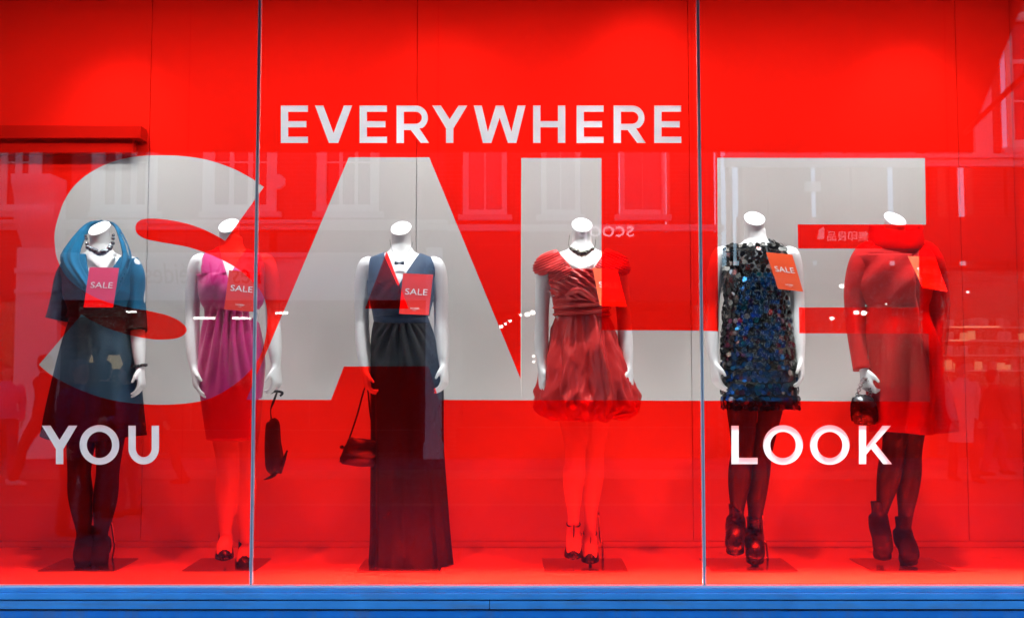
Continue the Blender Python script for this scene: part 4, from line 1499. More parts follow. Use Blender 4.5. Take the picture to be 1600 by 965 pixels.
def build_m5():
    r = mroot(1180, "mannequin in a short black and blue sequin dress")
    cx, dy = 1181, -15
    l1 = [(1158, 600, .0), (1160, 655, -.015), (1160, 700, -.02), (1156, 740, .0), (1153, 780, .01), (1151, 812, .015)]
    l2 = [(1204, 600, .0), (1196, 655, .02), (1190, 700, .03), (1184, 745, .05), (1181, 790, .05), (1179, 832, .05)]
    make_body(cx, dy, [
        dict(pts=[(1126, 396, .0), (1117, 435, .01), (1113, 480, .02), (1112, 525, .0), (1116, 566, -.03)], curl=.45, thumb=(.3, -1, 0), palm=(1, 0, 0)),
        dict(pts=[(1236, 396, .0), (1243, 435, .01), (1246, 480, .02), (1247, 525, .0), (1250, 562, -.03)], curl=.5, thumb=(-.3, -1, 0), palm=(-1, 0, 0)),
    ], [dict(pts=l1, toe=P(1147, 862, MY - .10)), dict(pts=l2, toe=P(1180, 878, MY - .10))], r, ncx=1178, roll=.03)
    def tg(p):
        return lambda bm: leg(bm, p, None, grow=.0035, foot=False)
    joined("tights", [tg(l1), tg(l2)], M['tights'], r)
    rows = torso_rows(cx, dy, 1.0, grow=3, gd=.011, y0=373, y1=474)[::6]
    rows = rows + [(490, 1133, 1231, .108, .10), (520, 1131, 1235, .112, .115), (560, 1130, 1240, .115, .125), (600, 1130, 1243, .115, .125), (638, 1131, 1245, .115, .122)]
    nk = ([((1153, 340), (1156, 392)), ((1206, 340), (1203, 392)), ((1100, 383), (1260, 383))],
          lambda x, y, f: (y < (383 if f else 379) and 1153 < x < 1206))
    armc = ([((1131, 340), (1128, 450)), ((1229, 340), (1232, 450))], lambda x, y, f: y < 420 and (x < 1129.5 or x > 1230.5))
    base = garment("dress", rows, M['black_jersey'], r, n=80, cuts=[nk, armc], thick=.003)
    # overlapping sequins, hung in rows
    bm = bmesh.new()
    lay = bm.loops.layers.float_color.new("disc_colour")
    dense = crom(rows, 160)
    y = 380.0
    row = 0
    while y < 640:
        k = min(range(160), key=lambda i: abs(dense[i][0] - y))
        ring = ring_row(dense[k], 200)
        per = sum((ring[i] - ring[i - 1]).length for i in range(200))
        n = int(per / .0205)
        for i in range(n):
            f = (i + .5 * (row % 2) + rnd.uniform(-.2, .2)) / n * 200
            a, b = ring[int(f) % 200], ring[(int(f) + 1) % 200]
            p = a.lerp(b, f % 1)
            tan = (b - a).normalized()
            nor = Vector((tan.y, -tan.x, 0))
            c = sum(ring, Vector()) / 200
            if nor.dot(p - c) < 0: nor = -nor
            x, yy = proj((p.x, MY - .08, p.z))
            front = p.y < MY
            if nk[1](x, yy, front) or armc[1](x, yy, front): continue
            up = Vector((0, 0, 1))
            tilt = rnd.uniform(.02, .34)
            yaw = rnd.uniform(-.35, .35)
            if y < 398: nor = (nor * .75 + up * .65).normalized()
            nn = (nor * math.cos(tilt) + up * math.sin(tilt) * rnd.choice((1, 1, 1, -.6)) + tan * yaw).normalized()
            dn = (-up - nn * (-up).dot(nn)).normalized()
            sd = nn.cross(dn)
            rr = rnd.uniform(.0110, .0145)
            o = p + nor * rnd.uniform(.006, .013) + Vector((0, 0, rnd.uniform(-.003, .003)))
            vs = [bm.verts.new(o + (sd * math.cos(2 * math.pi * j / 9) + dn * math.sin(2 * math.pi * j / 9)) * rr) for j in range(9)]
            fc = bm.faces.new(vs)
            mid = abs(x - 1186) < 26 + (y - 430) * .10 and y > 432 and front
            edge = y > 470 and rnd.random() < .30
            if mid and rnd.random() < .72 or edge and rnd.random() < .22:
                col = (.006, rnd.uniform(.05, .13), rnd.uniform(.16, .42))
            elif y > 500 and rnd.random() < .18:
                col = (.12, .03, .07)
            elif rnd.random() < .13:
                col = (.40, .38, .35)
            else:
                g = rnd.uniform(.012, .06)
                col = (g, g * .97, g * .9)
            for lp in fc.loops: lp[lay] = (*col, 1)
        y += 6.7
        row += 1
    o = finish("sequins", bm, M['sequin'], r, recalc=False)
    o["kind"] = "stuff"
    shoe(r, P(1151, 816, MY + .015), P(1147, 866, MY - .12), M['leather'], "boot")
    shoe(r, P(1179, 836, MY + .05), P(1180, 881, MY - .11), M['leather'], "boot")
    plate(r, 1112, 1248)
    rod(r, 1197, 800)
    card([(1197, 394), (1238, 397.7), (1255, 455.6), (1216, 451)], MY - .175, "orange sale card tilted on the sequin dress", M['card_orange'], MY - .20)


def build_m6():
    r = mroot(1400, "mannequin in a scarlet funnel neck coat holding a black bag, far right")
    cx, dy = 1399, -14
    l1 = [(1392, 610, .0), (1399, 655, -.01), (1397, 695, -.01), (1390, 735, .01), (1383, 775, .02), (1376, 802, .03)]
    l2 = [(1428, 610, .0), (1425, 655, .01), (1423, 700, .02), (1420, 745, .04), (1416, 790, .05), (1413, 828, .05)]
    make_body(cx, dy, [
        dict(pts=[(1348, 398, .0), (1339, 440, .01), (1337, 485, .02), (1341, 530, -.005), (1350, 576, -.04)], curl=.85, thumb=(.4, -1, 0), palm=(1, 0, 0)),
        dict(pts=[(1452, 398, .0), (1461, 440, .02), (1463, 485, .04), (1462, 530, .03), (1460, 570, .0)], curl=.5, thumb=(-.3, -1, 0), palm=(-1, 0, 0)),
    ], [dict(pts=l1, toe=P(1380, 870, MY - .08)), dict(pts=l2, toe=P(1422, 880, MY - .10))], r, ncx=1397, roll=-.12)
    def tg(p):
        return lambda bm: leg(bm, p, None, grow=.0035, foot=False)
    joined("tights", [tg(l1), tg(l2)], M['tights'], r)
    # collar
    rows = [(396, 1368, 1432, .080, .082), (391, 1362, 1438, .094, .090), (380, 1360, 1440, .098, .094), (364, 1362, 1438, .094, .092), (352, 1364, 1437, .090, .090)]
    garment("collar", rows, M['coat'], r, n=64, rings=24, thick=.010, disp=lambda t, v, p: (.002 * math.sin(5 * t + 4 * v), .042 * v * (-1 if math.sin(t) > 0 else .35) * abs(math.sin(t))))
    # coat body: right front laps over the left along a slanting edge
    rows = [(384, 1372, 1428, .070, .080)] + [(a, b, c, .080 + (d - .076) * .66, e) for a, b, c, d, e in torso_rows(cx + 1, dy, 1.04, grow=4, gd=.020, y0=388, y1=474)[::6]]
    rows += [(478, 1359, 1446, .104, .10), (500, 1358, 1450, .108, .105), (530, 1356, 1462, .122, .125), (570, 1357, 1472, .132, .14), (610, 1360, 1480, .142, .155), (645, 1363, 1486, .15, .165), (673, 1366, 1490, .155, .17)]
    def lap(y):
        return 1421 + (y - 400) * (.10 if y < 480 else .0) + (0 if y < 480 else 8 + (y - 480) * .14)
    def dsp(t, v, p):
        px, py = p
        w = math.sin(t)
        g = 0
        if w > 0 and py > 398:
            g += .017 if px < lap(py) else (-.004 if px < lap(py) + 5 else 0)
        if py > 488:
            f = min(1, (py - 488) / 70)
            g += .022 * f * math.sin((px - 1392) * .125 + .012 * (py - 490)) * max(0, w) + .006 * f * math.sin(9 * t + 1)
        if py < 480 and w > 0:
            g += .007 * math.sin((px - 1385) * .11 + (py - 400) * .10) * min(1, (py - 385) / 30)
            g += -.004 * math.exp(-((py - 477) / 1.6) ** 2)
        return (g, .006 * v * v * math.sin(3 * t))
    garment("coat_body", rows, M['coat'], r, n=240, rings=130, disp=dsp, thick=.006)
    def sl1(bm):
        tube(bm, [(*q3(1375, 390, .0), .036, .045), (*q3(1358, 394, .0), .050, .056), (*q3(1344, 412, .0), .054, .060), (*q3(1336, 450, .01), .048, .056), (*q3(1336, 490, .015), .044, .052), (*q3(1340, 535, -.005), .041, .047), (*q3(1347, 577, -.035), .040, .043)],
             n=30, samples=50, ripple=lambda t, u: .035 * math.sin(2 * t + 14 * u) + .02 * math.sin(4 * t - 20 * u))
    def sl2(bm):
        tube(bm, [(*q3(1427, 390, .0), .036, .045), (*q3(1444, 394, .0), .050, .056), (*q3(1457, 412, .0), .054, .060), (*q3(1465, 450, .02), .048, .056), (*q3(1467, 490, .04), .046, .052), (*q3(1466, 535, .03), .041, .047), (*q3(1463, 575, .0), .040, .043)],
             n=30, samples=50, ripple=lambda t, u: .035 * math.sin(2 * t + 14 * u) + .02 * math.sin(4 * t - 20 * u))
    joined("sleeve", [sl1], M['coat'], r)
    joined("sleeve", [sl2], M['coat'], r)
    shoe(r, P(1374, 812, MY + .03), P(1381, 874, MY - .09), M['suede'], "boot", heel=.09)
    shoe(r, P(1412, 836, MY + .05), P(1423, 882, MY - .11), M['suede'], "boot")
    plate(r, 1362, 1496)
    card([(1418.5, 400), (1461, 401), (1480, 455.5), (1442, 448.6)], MY - .185, "amber orange sale card on the scarlet coat", M['card_orange'], MY - .265)
    # bag on a chain of links
    t = thing("handbag", q3(1350, 668, -.06), "black rounded handbag with chain handle held by the scarlet coat mannequin", "bag")
    bm = bmesh.new()
    fr = [(1329, 626), (1334, 617), (1346, 615), (1359, 617), (1368, 626), (1373, 645), (1372, 662), (1352, 665), (1331, 661), (1328, 645)]
    loft(bm, [[q3(x, y, -.105) for x, y in fr], [q3(x, y, -.02) for x, y in fr]])
    bmesh.ops.bevel(bm, geom=bm.edges[:], offset=.011, segments=3, affect='EDGES')
    finish("bag_body", bm, M['leather'], t, smooth=True)
    bm = bmesh.new()
    tube(bm, [(*q3(1338, 660, -.112), .002), (*q3(1342, 657, -.115), .004), (*q3(1350, 660, -.115), .004), (*q3(1354, 655, -.112), .002)], n=6)
    finish("clasp", bm, M['silver'], t, smooth=True)
    def links(path):
        w = [q3(*p) for p in crom([tuple(map(float, p)) for p in path], 12)]
        for i in range(11):
            a, b = w[i], w[i + 1]
            c, d = (a + b) / 2, (b - a).normalized()
            s = Vector((1, 0, 0)) if i % 2 else Vector((0, 1, 0))
            s = (s - d * s.dot(d)).normalized()
            h = (b - a).length * .62
            bm = bmesh.new()
            tube(bm, [(*(c + d * h * math.cos(2 * math.pi * j / 12) + s * .008 * math.sin(2 * math.pi * j / 12)), .0026) for j in range(13)], n=6, samples=25, ref=d.cross(s))
            finish("chain_link", bm, M['steel'], t, smooth=True)
    links([(1338, 620, -.085), (1342, 608, -.085), (1347, 596, -.08), (1352, 590, -.075)])
    links([(1360, 620, -.075), (1360, 608, -.075), (1358, 598, -.075), (1354, 590, -.072)])


for f in (build_m1, build_m2, build_m3, build_m4, build_m5, build_m6):
    f()

# ------------------------------------------------------------------ the houses across the street


def fbox(name, px0, px1, py0, py1, out0, out1, m, parent, bevel=0.0):
    """Block on the opposite frontage; out = metres proud of it towards the street."""
    a, b = V(px0, py0), V(px1, py1)
    return boxo(name, (a.x, -FACADE + out0, a.z), (b.x, -FACADE + out1, b.z), m, parent, bevel)


def zpx(z):
    """Photo row at which height z on the frontage is mirrored."""
    lo, hi = -1500.0, 1500.0
    for _ in range(40):
        mid = (lo + hi) / 2
        if V(800, mid).z > z: lo = mid
        else: hi = mid
    return lo


def sash(parent, px0, px1, py0, py1, cols=3, rows=4, pane='pane_dark', fw=11):
    w = fbox("window", px0, px1, py0, py1, -.10, -.07, M[pane], parent)
    fbox("frame", px0, px0 + fw, py0, py1, -.068, .035, M['white_paint'], w)
    fbox("frame", px1 - fw, px1, py0, py1, -.068, .035, M['white_paint'], w)
    fbox("frame", px0 + fw, px1 - fw, py0, py0 + fw, -.068, .034, M['white_paint'], w)
    fbox("frame", px0 + fw, px1 - fw, py1 - fw, py1, -.068, .034, M['white_paint'], w)
    for i in range(1, cols):
        x = px0 + fw + (px1 - px0 - 2 * fw) * i / cols
        fbox("glazing_bar", x - 1.2, x + 1.2, py0 + fw, py1 - fw, -.069, -.04, M['white_paint'], w)
    for i in range(1, rows):
        y = py0 + fw + (py1 - py0 - 2 * fw) * i / rows
        h = 3.0 if i == rows // 2 else 1.2
        fbox("glazing_bar", px0 + fw, px1 - fw, y - h, y + h, -.069, -.042, M['white_paint'], w)
    fbox("sill", px0 - 8, px1 + 8, py1 + .5, py1 + 9, -.09, .12, M['stone'], w)


def holed_wall(parent, name, px0, px1, py0, py1, holes, m, thick=.35):
    """Front wall with real openings: cells between the sorted hole edges."""
    xs = sorted({px0, px1, *[h[0] for h in holes], *[h[1] for h in holes]})
    ys = sorted({py0, py1, *[h[2] for h in holes], *[h[3] for h in holes]})
    bm = bmesh.new()
    for xa, xb in zip(xs[:-1], xs[1:]):
        run = None
        for ya, yb in zip(ys[:-1], ys[1:]):
            cx, cy = (xa + xb) / 2, (ya + yb) / 2
            hole = any(h[0] < cx < h[1] and h[2] < cy < h[3] for h in holes)
            if not hole:
                if run is None: run = ya
                last = yb
            if run is not None and (hole or yb == ys[-1]):
                a, b = V(xa, run), V(xb, last)
                box(bm, (a.x, -FACADE - thick, b.z), (b.x, -FACADE, a.z))
                run = None
    return finish(name, bm, m, parent)


def sign_text(body, px0, px1, py0, py1, out, m, parent, ex=.02, shear=0.0):
    """Lettering read from the street: it starts at px1 and runs towards px0 in the mirror image."""
    tb, xa, xb, ya, yb = text2d(body, .5, shear)
    a, b = V(px1, py1, 0), V(px0, py0, 0)
    for v in tb.verts:
        u = (v.co.x - xa) / (xb - xa)
        w = (v.co.y - ya) / (yb - ya)
        v.co = Vector((a.x + (b.x - a.x) * u, -FACADE + out + v.co.z * ex, a.z + (b.z - a.z) * w))
    return finish("lettering", tb, m, parent)


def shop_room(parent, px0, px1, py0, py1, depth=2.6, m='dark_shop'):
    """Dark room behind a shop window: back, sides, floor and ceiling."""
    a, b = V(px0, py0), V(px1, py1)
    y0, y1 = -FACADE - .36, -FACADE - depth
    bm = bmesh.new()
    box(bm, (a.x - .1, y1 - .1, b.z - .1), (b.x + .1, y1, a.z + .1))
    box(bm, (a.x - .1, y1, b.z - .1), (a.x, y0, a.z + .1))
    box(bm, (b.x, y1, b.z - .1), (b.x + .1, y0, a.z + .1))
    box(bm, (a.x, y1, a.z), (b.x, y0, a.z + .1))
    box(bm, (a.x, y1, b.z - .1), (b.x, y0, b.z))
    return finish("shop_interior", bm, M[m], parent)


def stockroom_lamp(kind, px, py, label, off, w=0.05, h=0.02, group=None):
    p = P(px, py, FACADE + off)
    p = Vector((p.x, -(FACADE + off), p.z))
    if kind == 'tube':
        t = thing("ceiling_light", p, label, "light", group)
        boxo("housing", (p.x - w, p.y - .05, p.z + h), (p.x + w, p.y + .05, p.z + h + .04), M['lamp_can'], t)
        tubeo("tube", [(p.x - w, p.y, p.z, h), (p.x + w, p.y, p.z, h)], M['tube_lit'], t, n=10)
    elif kind == 'bulb':
        t = thing("spot_lamp", p, label, "light", group)
        bm = bmesh.new()
        ball(bm, p, w, w, w * .8, 10)
        finish("bulb", bm, M['bulb_lit'], t, smooth=True)
        tubeo("stem", [(p.x, p.y, p.z + w * .8, w * .5), (p.x, p.y, p.z + w * 3, w * .3)], M['black_metal'], t, n=8)
    else:
        t = thing("pendant_lamp", p, label, "lamp", group)
        bm = bmesh.new()
        loft(bm, [[(p.x + r * math.cos(i * .3927), p.y + r * math.sin(i * .3927), p.z + z) for i in range(16)] for r, z in ((w, 0), (w * .86, h * .5), (w * .6, h))], False, False)
        finish("lamp_shade", bm, M['shade_lit'], t, smooth=True)
        tubeo("cord", [(p.x, p.y, p.z + h, .006), (p.x, p.y, p.z + h + .7, .006)], M['black_metal'], t, n=6)


def build_opposite():
    top = zpx(12.5)
    base = zpx(0.02)
    fl2 = (zpx(10.9), zpx(8.9))
    # ---- left: brown brick house with white sash windows over a cream jewellery shop
    t = thing("brick_house", V(200, base), "brown brick house with white sash windows over a cream shop fascia, mirrored at left", "building")
    first = [(-380, -285), (-204, -109), (-28, 64), (150, 245), (322, 432), (498, 592)]
    holes = [(a, b, 40, 331) for a, b in first] + [(a, b, fl2[0], fl2[1]) for a, b in first]
    shopx = [(-420, 32), (100, 663)]
    for a, b in shopx: holes.append((a, b, 470, base - 8))
    holed_wall(t, "wall", -460, 700, top, base, holes, M['brick'])
    for a, b in first:
        sash(t, a, b, 40, 331)
        sash(t, a, b, fl2[0], fl2[1], fw=10)
    fbox("cornice", -460, 700, 346, 352, .002, .22, M['stone'], t)
    fbox("cornice", -460, 700, 352.5, 360, .002, .14, M['stone'], t)
    fbox("fascia", 98, 668, 404, 469, .002, .10, M['cream'], t)
    fbox("fascia", -460, 30, 404, 469, .002, .10, M['maroon'], t)
    fbox("fascia_moulding", 98, 668, 396, 403.5, .002, .16, M['cream'], t)
    fbox("stallriser", 101, 662, 672, base, -.25, -.02, M['maroon'], t)
    fbox("parapet", -460, 700, top - 22, top, -.40, .14, M['stone'], t)
    sg = thing("shop_sign", V(320, 440, -.10), "dark red italic lettering on the cream fascia, mirrored across the fuchsia dress", "sign")
    sign_text("Les N\u00e9r\u00e9ides", 231, 410, 411, 444, .115, M['sign_dark'], sg, shear=.18)
    for k, (a, b) in enumerate(((34, 90), (667, 690))):
        pl = fbox("pilaster", a, b, 388, base, .002, .16, M['white_stone'], t)
        fbox("pilaster_base", a - 4, b + 4, 690, base, .162, .22, M['white_stone'], pl)
        fbox("capital", a - 3, b + 3, 420, 428, .162, .20, M['white_stone'], pl)
        fbox("capital", a - 3, b + 3, 453, 459, .162, .20, M['white_stone'], pl)
    # scrolled console bracket
    bm = bmesh.new()
    prof = [(.0, 282), (.62, 282), (.60, 296), (.50, 312), (.44, 326), (.50, 338), (.46, 352), (.34, 366), (.22, 378), (.16, 387), (.0, 387)]
    xa, xb = V(44, 300).x, V(104, 300).x
    loft(bm, [[(x, -FACADE + o, V(70, y).z) for o, y in prof] for x in (xa, xb)])
    cb = finish("console_bracket", bm, M['white_stone'], t)
    n = 5
    for i in range(n):
        x = xa + (xb - xa) * (i + .5) / n
        pts = [(x, -FACADE + o + .008, V(70, y).z, .022) for o, y in prof[1:-1]]
        tubeo("flute", pts, M['white_stone'], cb, n=8)
    shop_room(t, 100, 663, 470, base - 8)
    shop_room(t, -420, 32, 470, base - 8)
    for a, b in ((101, 290), (292, 478), (480, 662)):
        fbox("shop_window", a, b, 471, 671, -.22, -.21, M['glass'], t)
    for x in (291, 479):
        fbox("mullion", x - 1, x + 1, 470, 671, -.24, -.16, M['black_metal'], t)
    fbox("shop_window", -419, 31, 471, 671, -.22, -.21, M['glass'], t)
    gl_ = "lamps inside the shops across the street"
    for px, w, lab in ((318, .22, "left bar of the two long ceiling lights mirrored over the fuchsia dress"), (377, .17, "right bar of the two long ceiling lights mirrored over the fuchsia dress"), (440, .12, "short ceiling light mirrored right of the first pane joint")):
        stockroom_lamp('tube', px, 497 if px < 400 else 489, lab, 1.3, w, .022, gl_)
    stockroom_lamp('tube', 205, 487, "short ceiling light mirrored beside the teal sleeve", 1.3, .10, .016, gl_)
    stockroom_lamp('pendant', 131, 566, "left warm pendant lamp mirrored in the dark skirt", 1.2, .17, .30, gl_)
    stockroom_lamp('pendant', 178, 576, "right warm pendant lamp mirrored in the dark skirt", 1.2, .17, .26, gl_)
    stockroom_lamp('bulb', 145, 531, "small bright bulb mirrored between the two pendant lamps", 1.4, .022, 0, gl_)
    ab = V(435, 285)
    a1 = thing("alarm_box", ab, "round white alarm box on the brick wall, mirrored right of the first pane joint", "alarm box", "alarm boxes on the houses opposite")
    bm = bmesh.new()
    loft(bm, [[(ab.x + .14 * math.cos(i * .785 + .39), -FACADE + o, ab.z + .14 * math.sin(i * .785 + .39)) for i in range(8)] for o in (.002, .09)])
    finish("cover", bm, M['alarm'], a1)
    # ---- middle: pale house
    t = thing("pale_house", V(900, base), "pale rendered house with blinds in its windows, mirrored behind the giant A and L", "building")
    mid = [(724, 792), (846, 906), (968, 1040)]
    holes = [(a, b, 60, 336) for a, b in mid] + [(a, b, fl2[0], fl2[1]) for a, b in mid] + [(712, 1118, 474, base - 6)]
    holed_wall(t, "wall", 700.5, 1130, top, base, holes, M['brick_red'])
    for a, b in mid:
        sash(t, a, b, 60, 336, cols=2, rows=2, pane='blind', fw=8)
        sash(t, a, b, fl2[0], fl2[1], cols=2, rows=2, fw=8)
    fbox("string_course", 700.5, 1130, 352, 362, .002, .12, M['stone'], t)
    fbox("fascia", 704, 1126, 384, 470, .002, .10, M['maroon'], t)
    fbox("fascia", 704, 1126, 364, 383, .002, .08, M['maroon'], t)
    fbox("stallriser", 713, 1117, 668, base, -.25, -.03, M['maroon'], t)
    fbox("parapet", 700.5, 1130, top - 18, top, -.40, .12, M['stone'], t)
    sg = thing("shop_sign", V(950, 374, -.1), "glowing white tube lettering mirrored beside the crimson dress neck", "sign")
    sign_text("scoop", 901, 989, 355, 379, .13, M['sign_lit'], sg)
    shop_room(t, 712, 1118, 474, base - 6)
    fbox("shop_window", 713, 1117, 475, 667, -.22, -.21, M['glass'], t)
    k = 0
    spots = [(783, 510, .045), (790, 506, .03), (797, 501, .035), (813, 492, .03), (824, 491, .055), (832, 488, .055), (815, 478, .02), (834, 556, .03), (834, 565, .03), (888, 458, .04)]
    where = ["lowest of the bulbs", "second bulb from the bottom", "third bulb from the bottom", "fourth bulb from the bottom", "larger bulb near the top", "topmost large bulb", "tiny bulb above the row",
             "upper bulb of the pair low on the crimson arm", "lower bulb of the pair low on the crimson arm", "bulb mirrored on the crimson bodice"]
    for (x, y, w), lb in zip(spots, where):
        stockroom_lamp('bulb', x, y, lb + (" climbing left of the giant L" if k < 7 else ", seen in the glass"), 1.0 + .12 * k, w, 0, gl_)
        k += 1
    # ---- right: red brick building with a stone band
    t = thing("stone_banded_building", V(1500, base), "red brick building with a pale stone band, mirrored behind the sequin dress and scarlet coat", "building")
    wins = [(1200, 1270), (1330, 1390), (1452, 1500), (1572, 1700), (1780, 1908), (1960, 2090)]
    holes = [(a, b, 20, 232) for a, b in wins] + [(a, b, fl2[0] - 60, fl2[1] - 60) for a, b in wins] + [(1150, 1455, 420, base - 6), (1476, 2100, 420, base - 6)]
    holed_wall(t, "wall", 1130.5, 2140, top - 60, base, holes, M['brick_red'])
    for a, b in wins:
        sash(t, a, b, 20, 232, cols=2, rows=3, fw=13)
        sash(t, a, b, fl2[0] - 60, fl2[1] - 60, cols=2, rows=3, fw=13)
    fbox("string_course", 1130.5, 2140, 244, 250, .002, .20, M['stone'], t)
    fbox("string_course", 1130.5, 2140, 250.5, 262, .002, .12, M['stone'], t)
    for a, b in ((1128, 1192), (1278, 1312), (1396, 1426), (1511, 1546)):
        fbox("pier", a + (3 if a < 1131 else 0), b, -20, 243.5, .002, .14, M['stone'], t)
    fbox("fascia", 1150, 2100, 340, 408, .002, .10, M['maroon'], t)
    fbox("stallriser", 1152, 1453, 668, base, -.25, -.03, M['maroon'], t)
    fbox("stallriser", 1478, 2098, 668, base, -.25, -.03, M['maroon'], t)
    sg = thing("shop_sign", V(1322, 378, -.1), "four white characters on the maroon fascia, mirrored between the bars of the giant E", "sign")
    sign_text("\u7121\u5370\u826f\u54c1", 1289, 1353, 362, 378, .115, M['sign_white'], sg)
    bl = thing("projecting_sign", V(1274, 377, -.1), "small slanted white sign sticking out beside the four characters", "sign")
    bm = bmesh.new()
    c = [V(1271, 377), V(1281, 375), V(1281, 357), V(1274, 361)]
    loft(bm, [[p + Vector((0, .20, 0)) for p in c], [p + Vector((0, .24, 0)) for p in c]])
    finish("board", bm, M['sign_white'], bl)
    boxo("bracket", (c[0].x - .01, -FACADE + .102, c[0].z + .1), (c[0].x + .02, -FACADE + .2, c[0].z + .13), M['black_metal'], bl)
    ab = V(1268, 300)
    boxo_ = thing("alarm_box", ab, "square white alarm box on the stone banded building, mirrored in the giant E", "alarm box", "alarm boxes on the houses opposite")
    fbox("cover", 1256, 1280, 285, 300, .002, .10, M['alarm'], boxo_, .01)
    shop_room(t, 1150, 1455, 420, base - 6)
    shop_room(t, 1476, 2100, 420, base - 6, m='sign_dark')
    fbox("shop_window", 1151, 1454, 421, 667, -.22, -.21, M['glass'], t)
    fbox("shop_window", 1477, 2099, 421, 667, -.22, -.21, M['glass'], t)
    spots = [(1315, 447, .045), (1300, 497, .045), (1338, 488, .055), (1350, 489, .055), (1430, 478, .05), (1446, 475, .05), (1434, 419, .03), (1512, 456, .03), (1385, 475, .02)]
    where = ["upper of two lone bulbs mirrored between sequin dress and scarlet coat", "lower of two lone bulbs mirrored between sequin dress and scarlet coat", "left bulb of the pair on the scarlet sleeve", "right bulb of the pair on the scarlet sleeve",
             "left bulb of the pair on the coat waist", "right bulb of the pair on the coat waist", "small bulb mirrored on the amber card", "small bulb right of the scarlet coat", "tiny bulb mirrored on the coat front"]
    for k, ((x, y, w), lb) in enumerate(zip(spots, where)):
        stockroom_lamp('bulb', x, y, lb, 1.0 + .1 * k, w, 0, gl_)
    # lit shelves in the far right shop
    sh = thing("shop_shelf", V(1540, 560), "warm lit shop shelves mirrored at the far right edge", "shelf")
    y0 = -FACADE - 2.3
    for k, py in enumerate((512, 533, 556, 580)):
        a, b = P(1482, py, FACADE + 2.2), P(1640, py, FACADE + 2.2)
        bd = boxo("shelf_board", (a.x, y0 - .2, a.z), (b.x, y0 + .15, a.z + .03), M['stone'], sh)
        for j in range(14):
            x = a.x + (b.x - a.x) * (j + .5 + rnd.uniform(-.2, .2)) / 14
            h = rnd.uniform(.10, .2)
            boxo("goods", (x - .04, y0 - .1, a.z + .032), (x + .04, y0 + .06, a.z + .03 + h), M[rnd.choice(['cream', 'sign_dark', 'blind', 'shade_lit'])], sh)
        if k < 2:
            boxo("light_strip", (a.x, y0 + .152, a.z + .005), (a.x + (1.0 if k == 0 else .35), y0 + .17, a.z + .03), M['warm_lit'], sh)


build_opposite()

# ------------------------------------------------------------------ people in the street
SK = [mat("skin", (0.50, 0.30, 0.22), 0.5, var=.06, scale=20), mat("skin", (0.35, 0.20, 0.14), 0.5, var=.06, scale=20)]


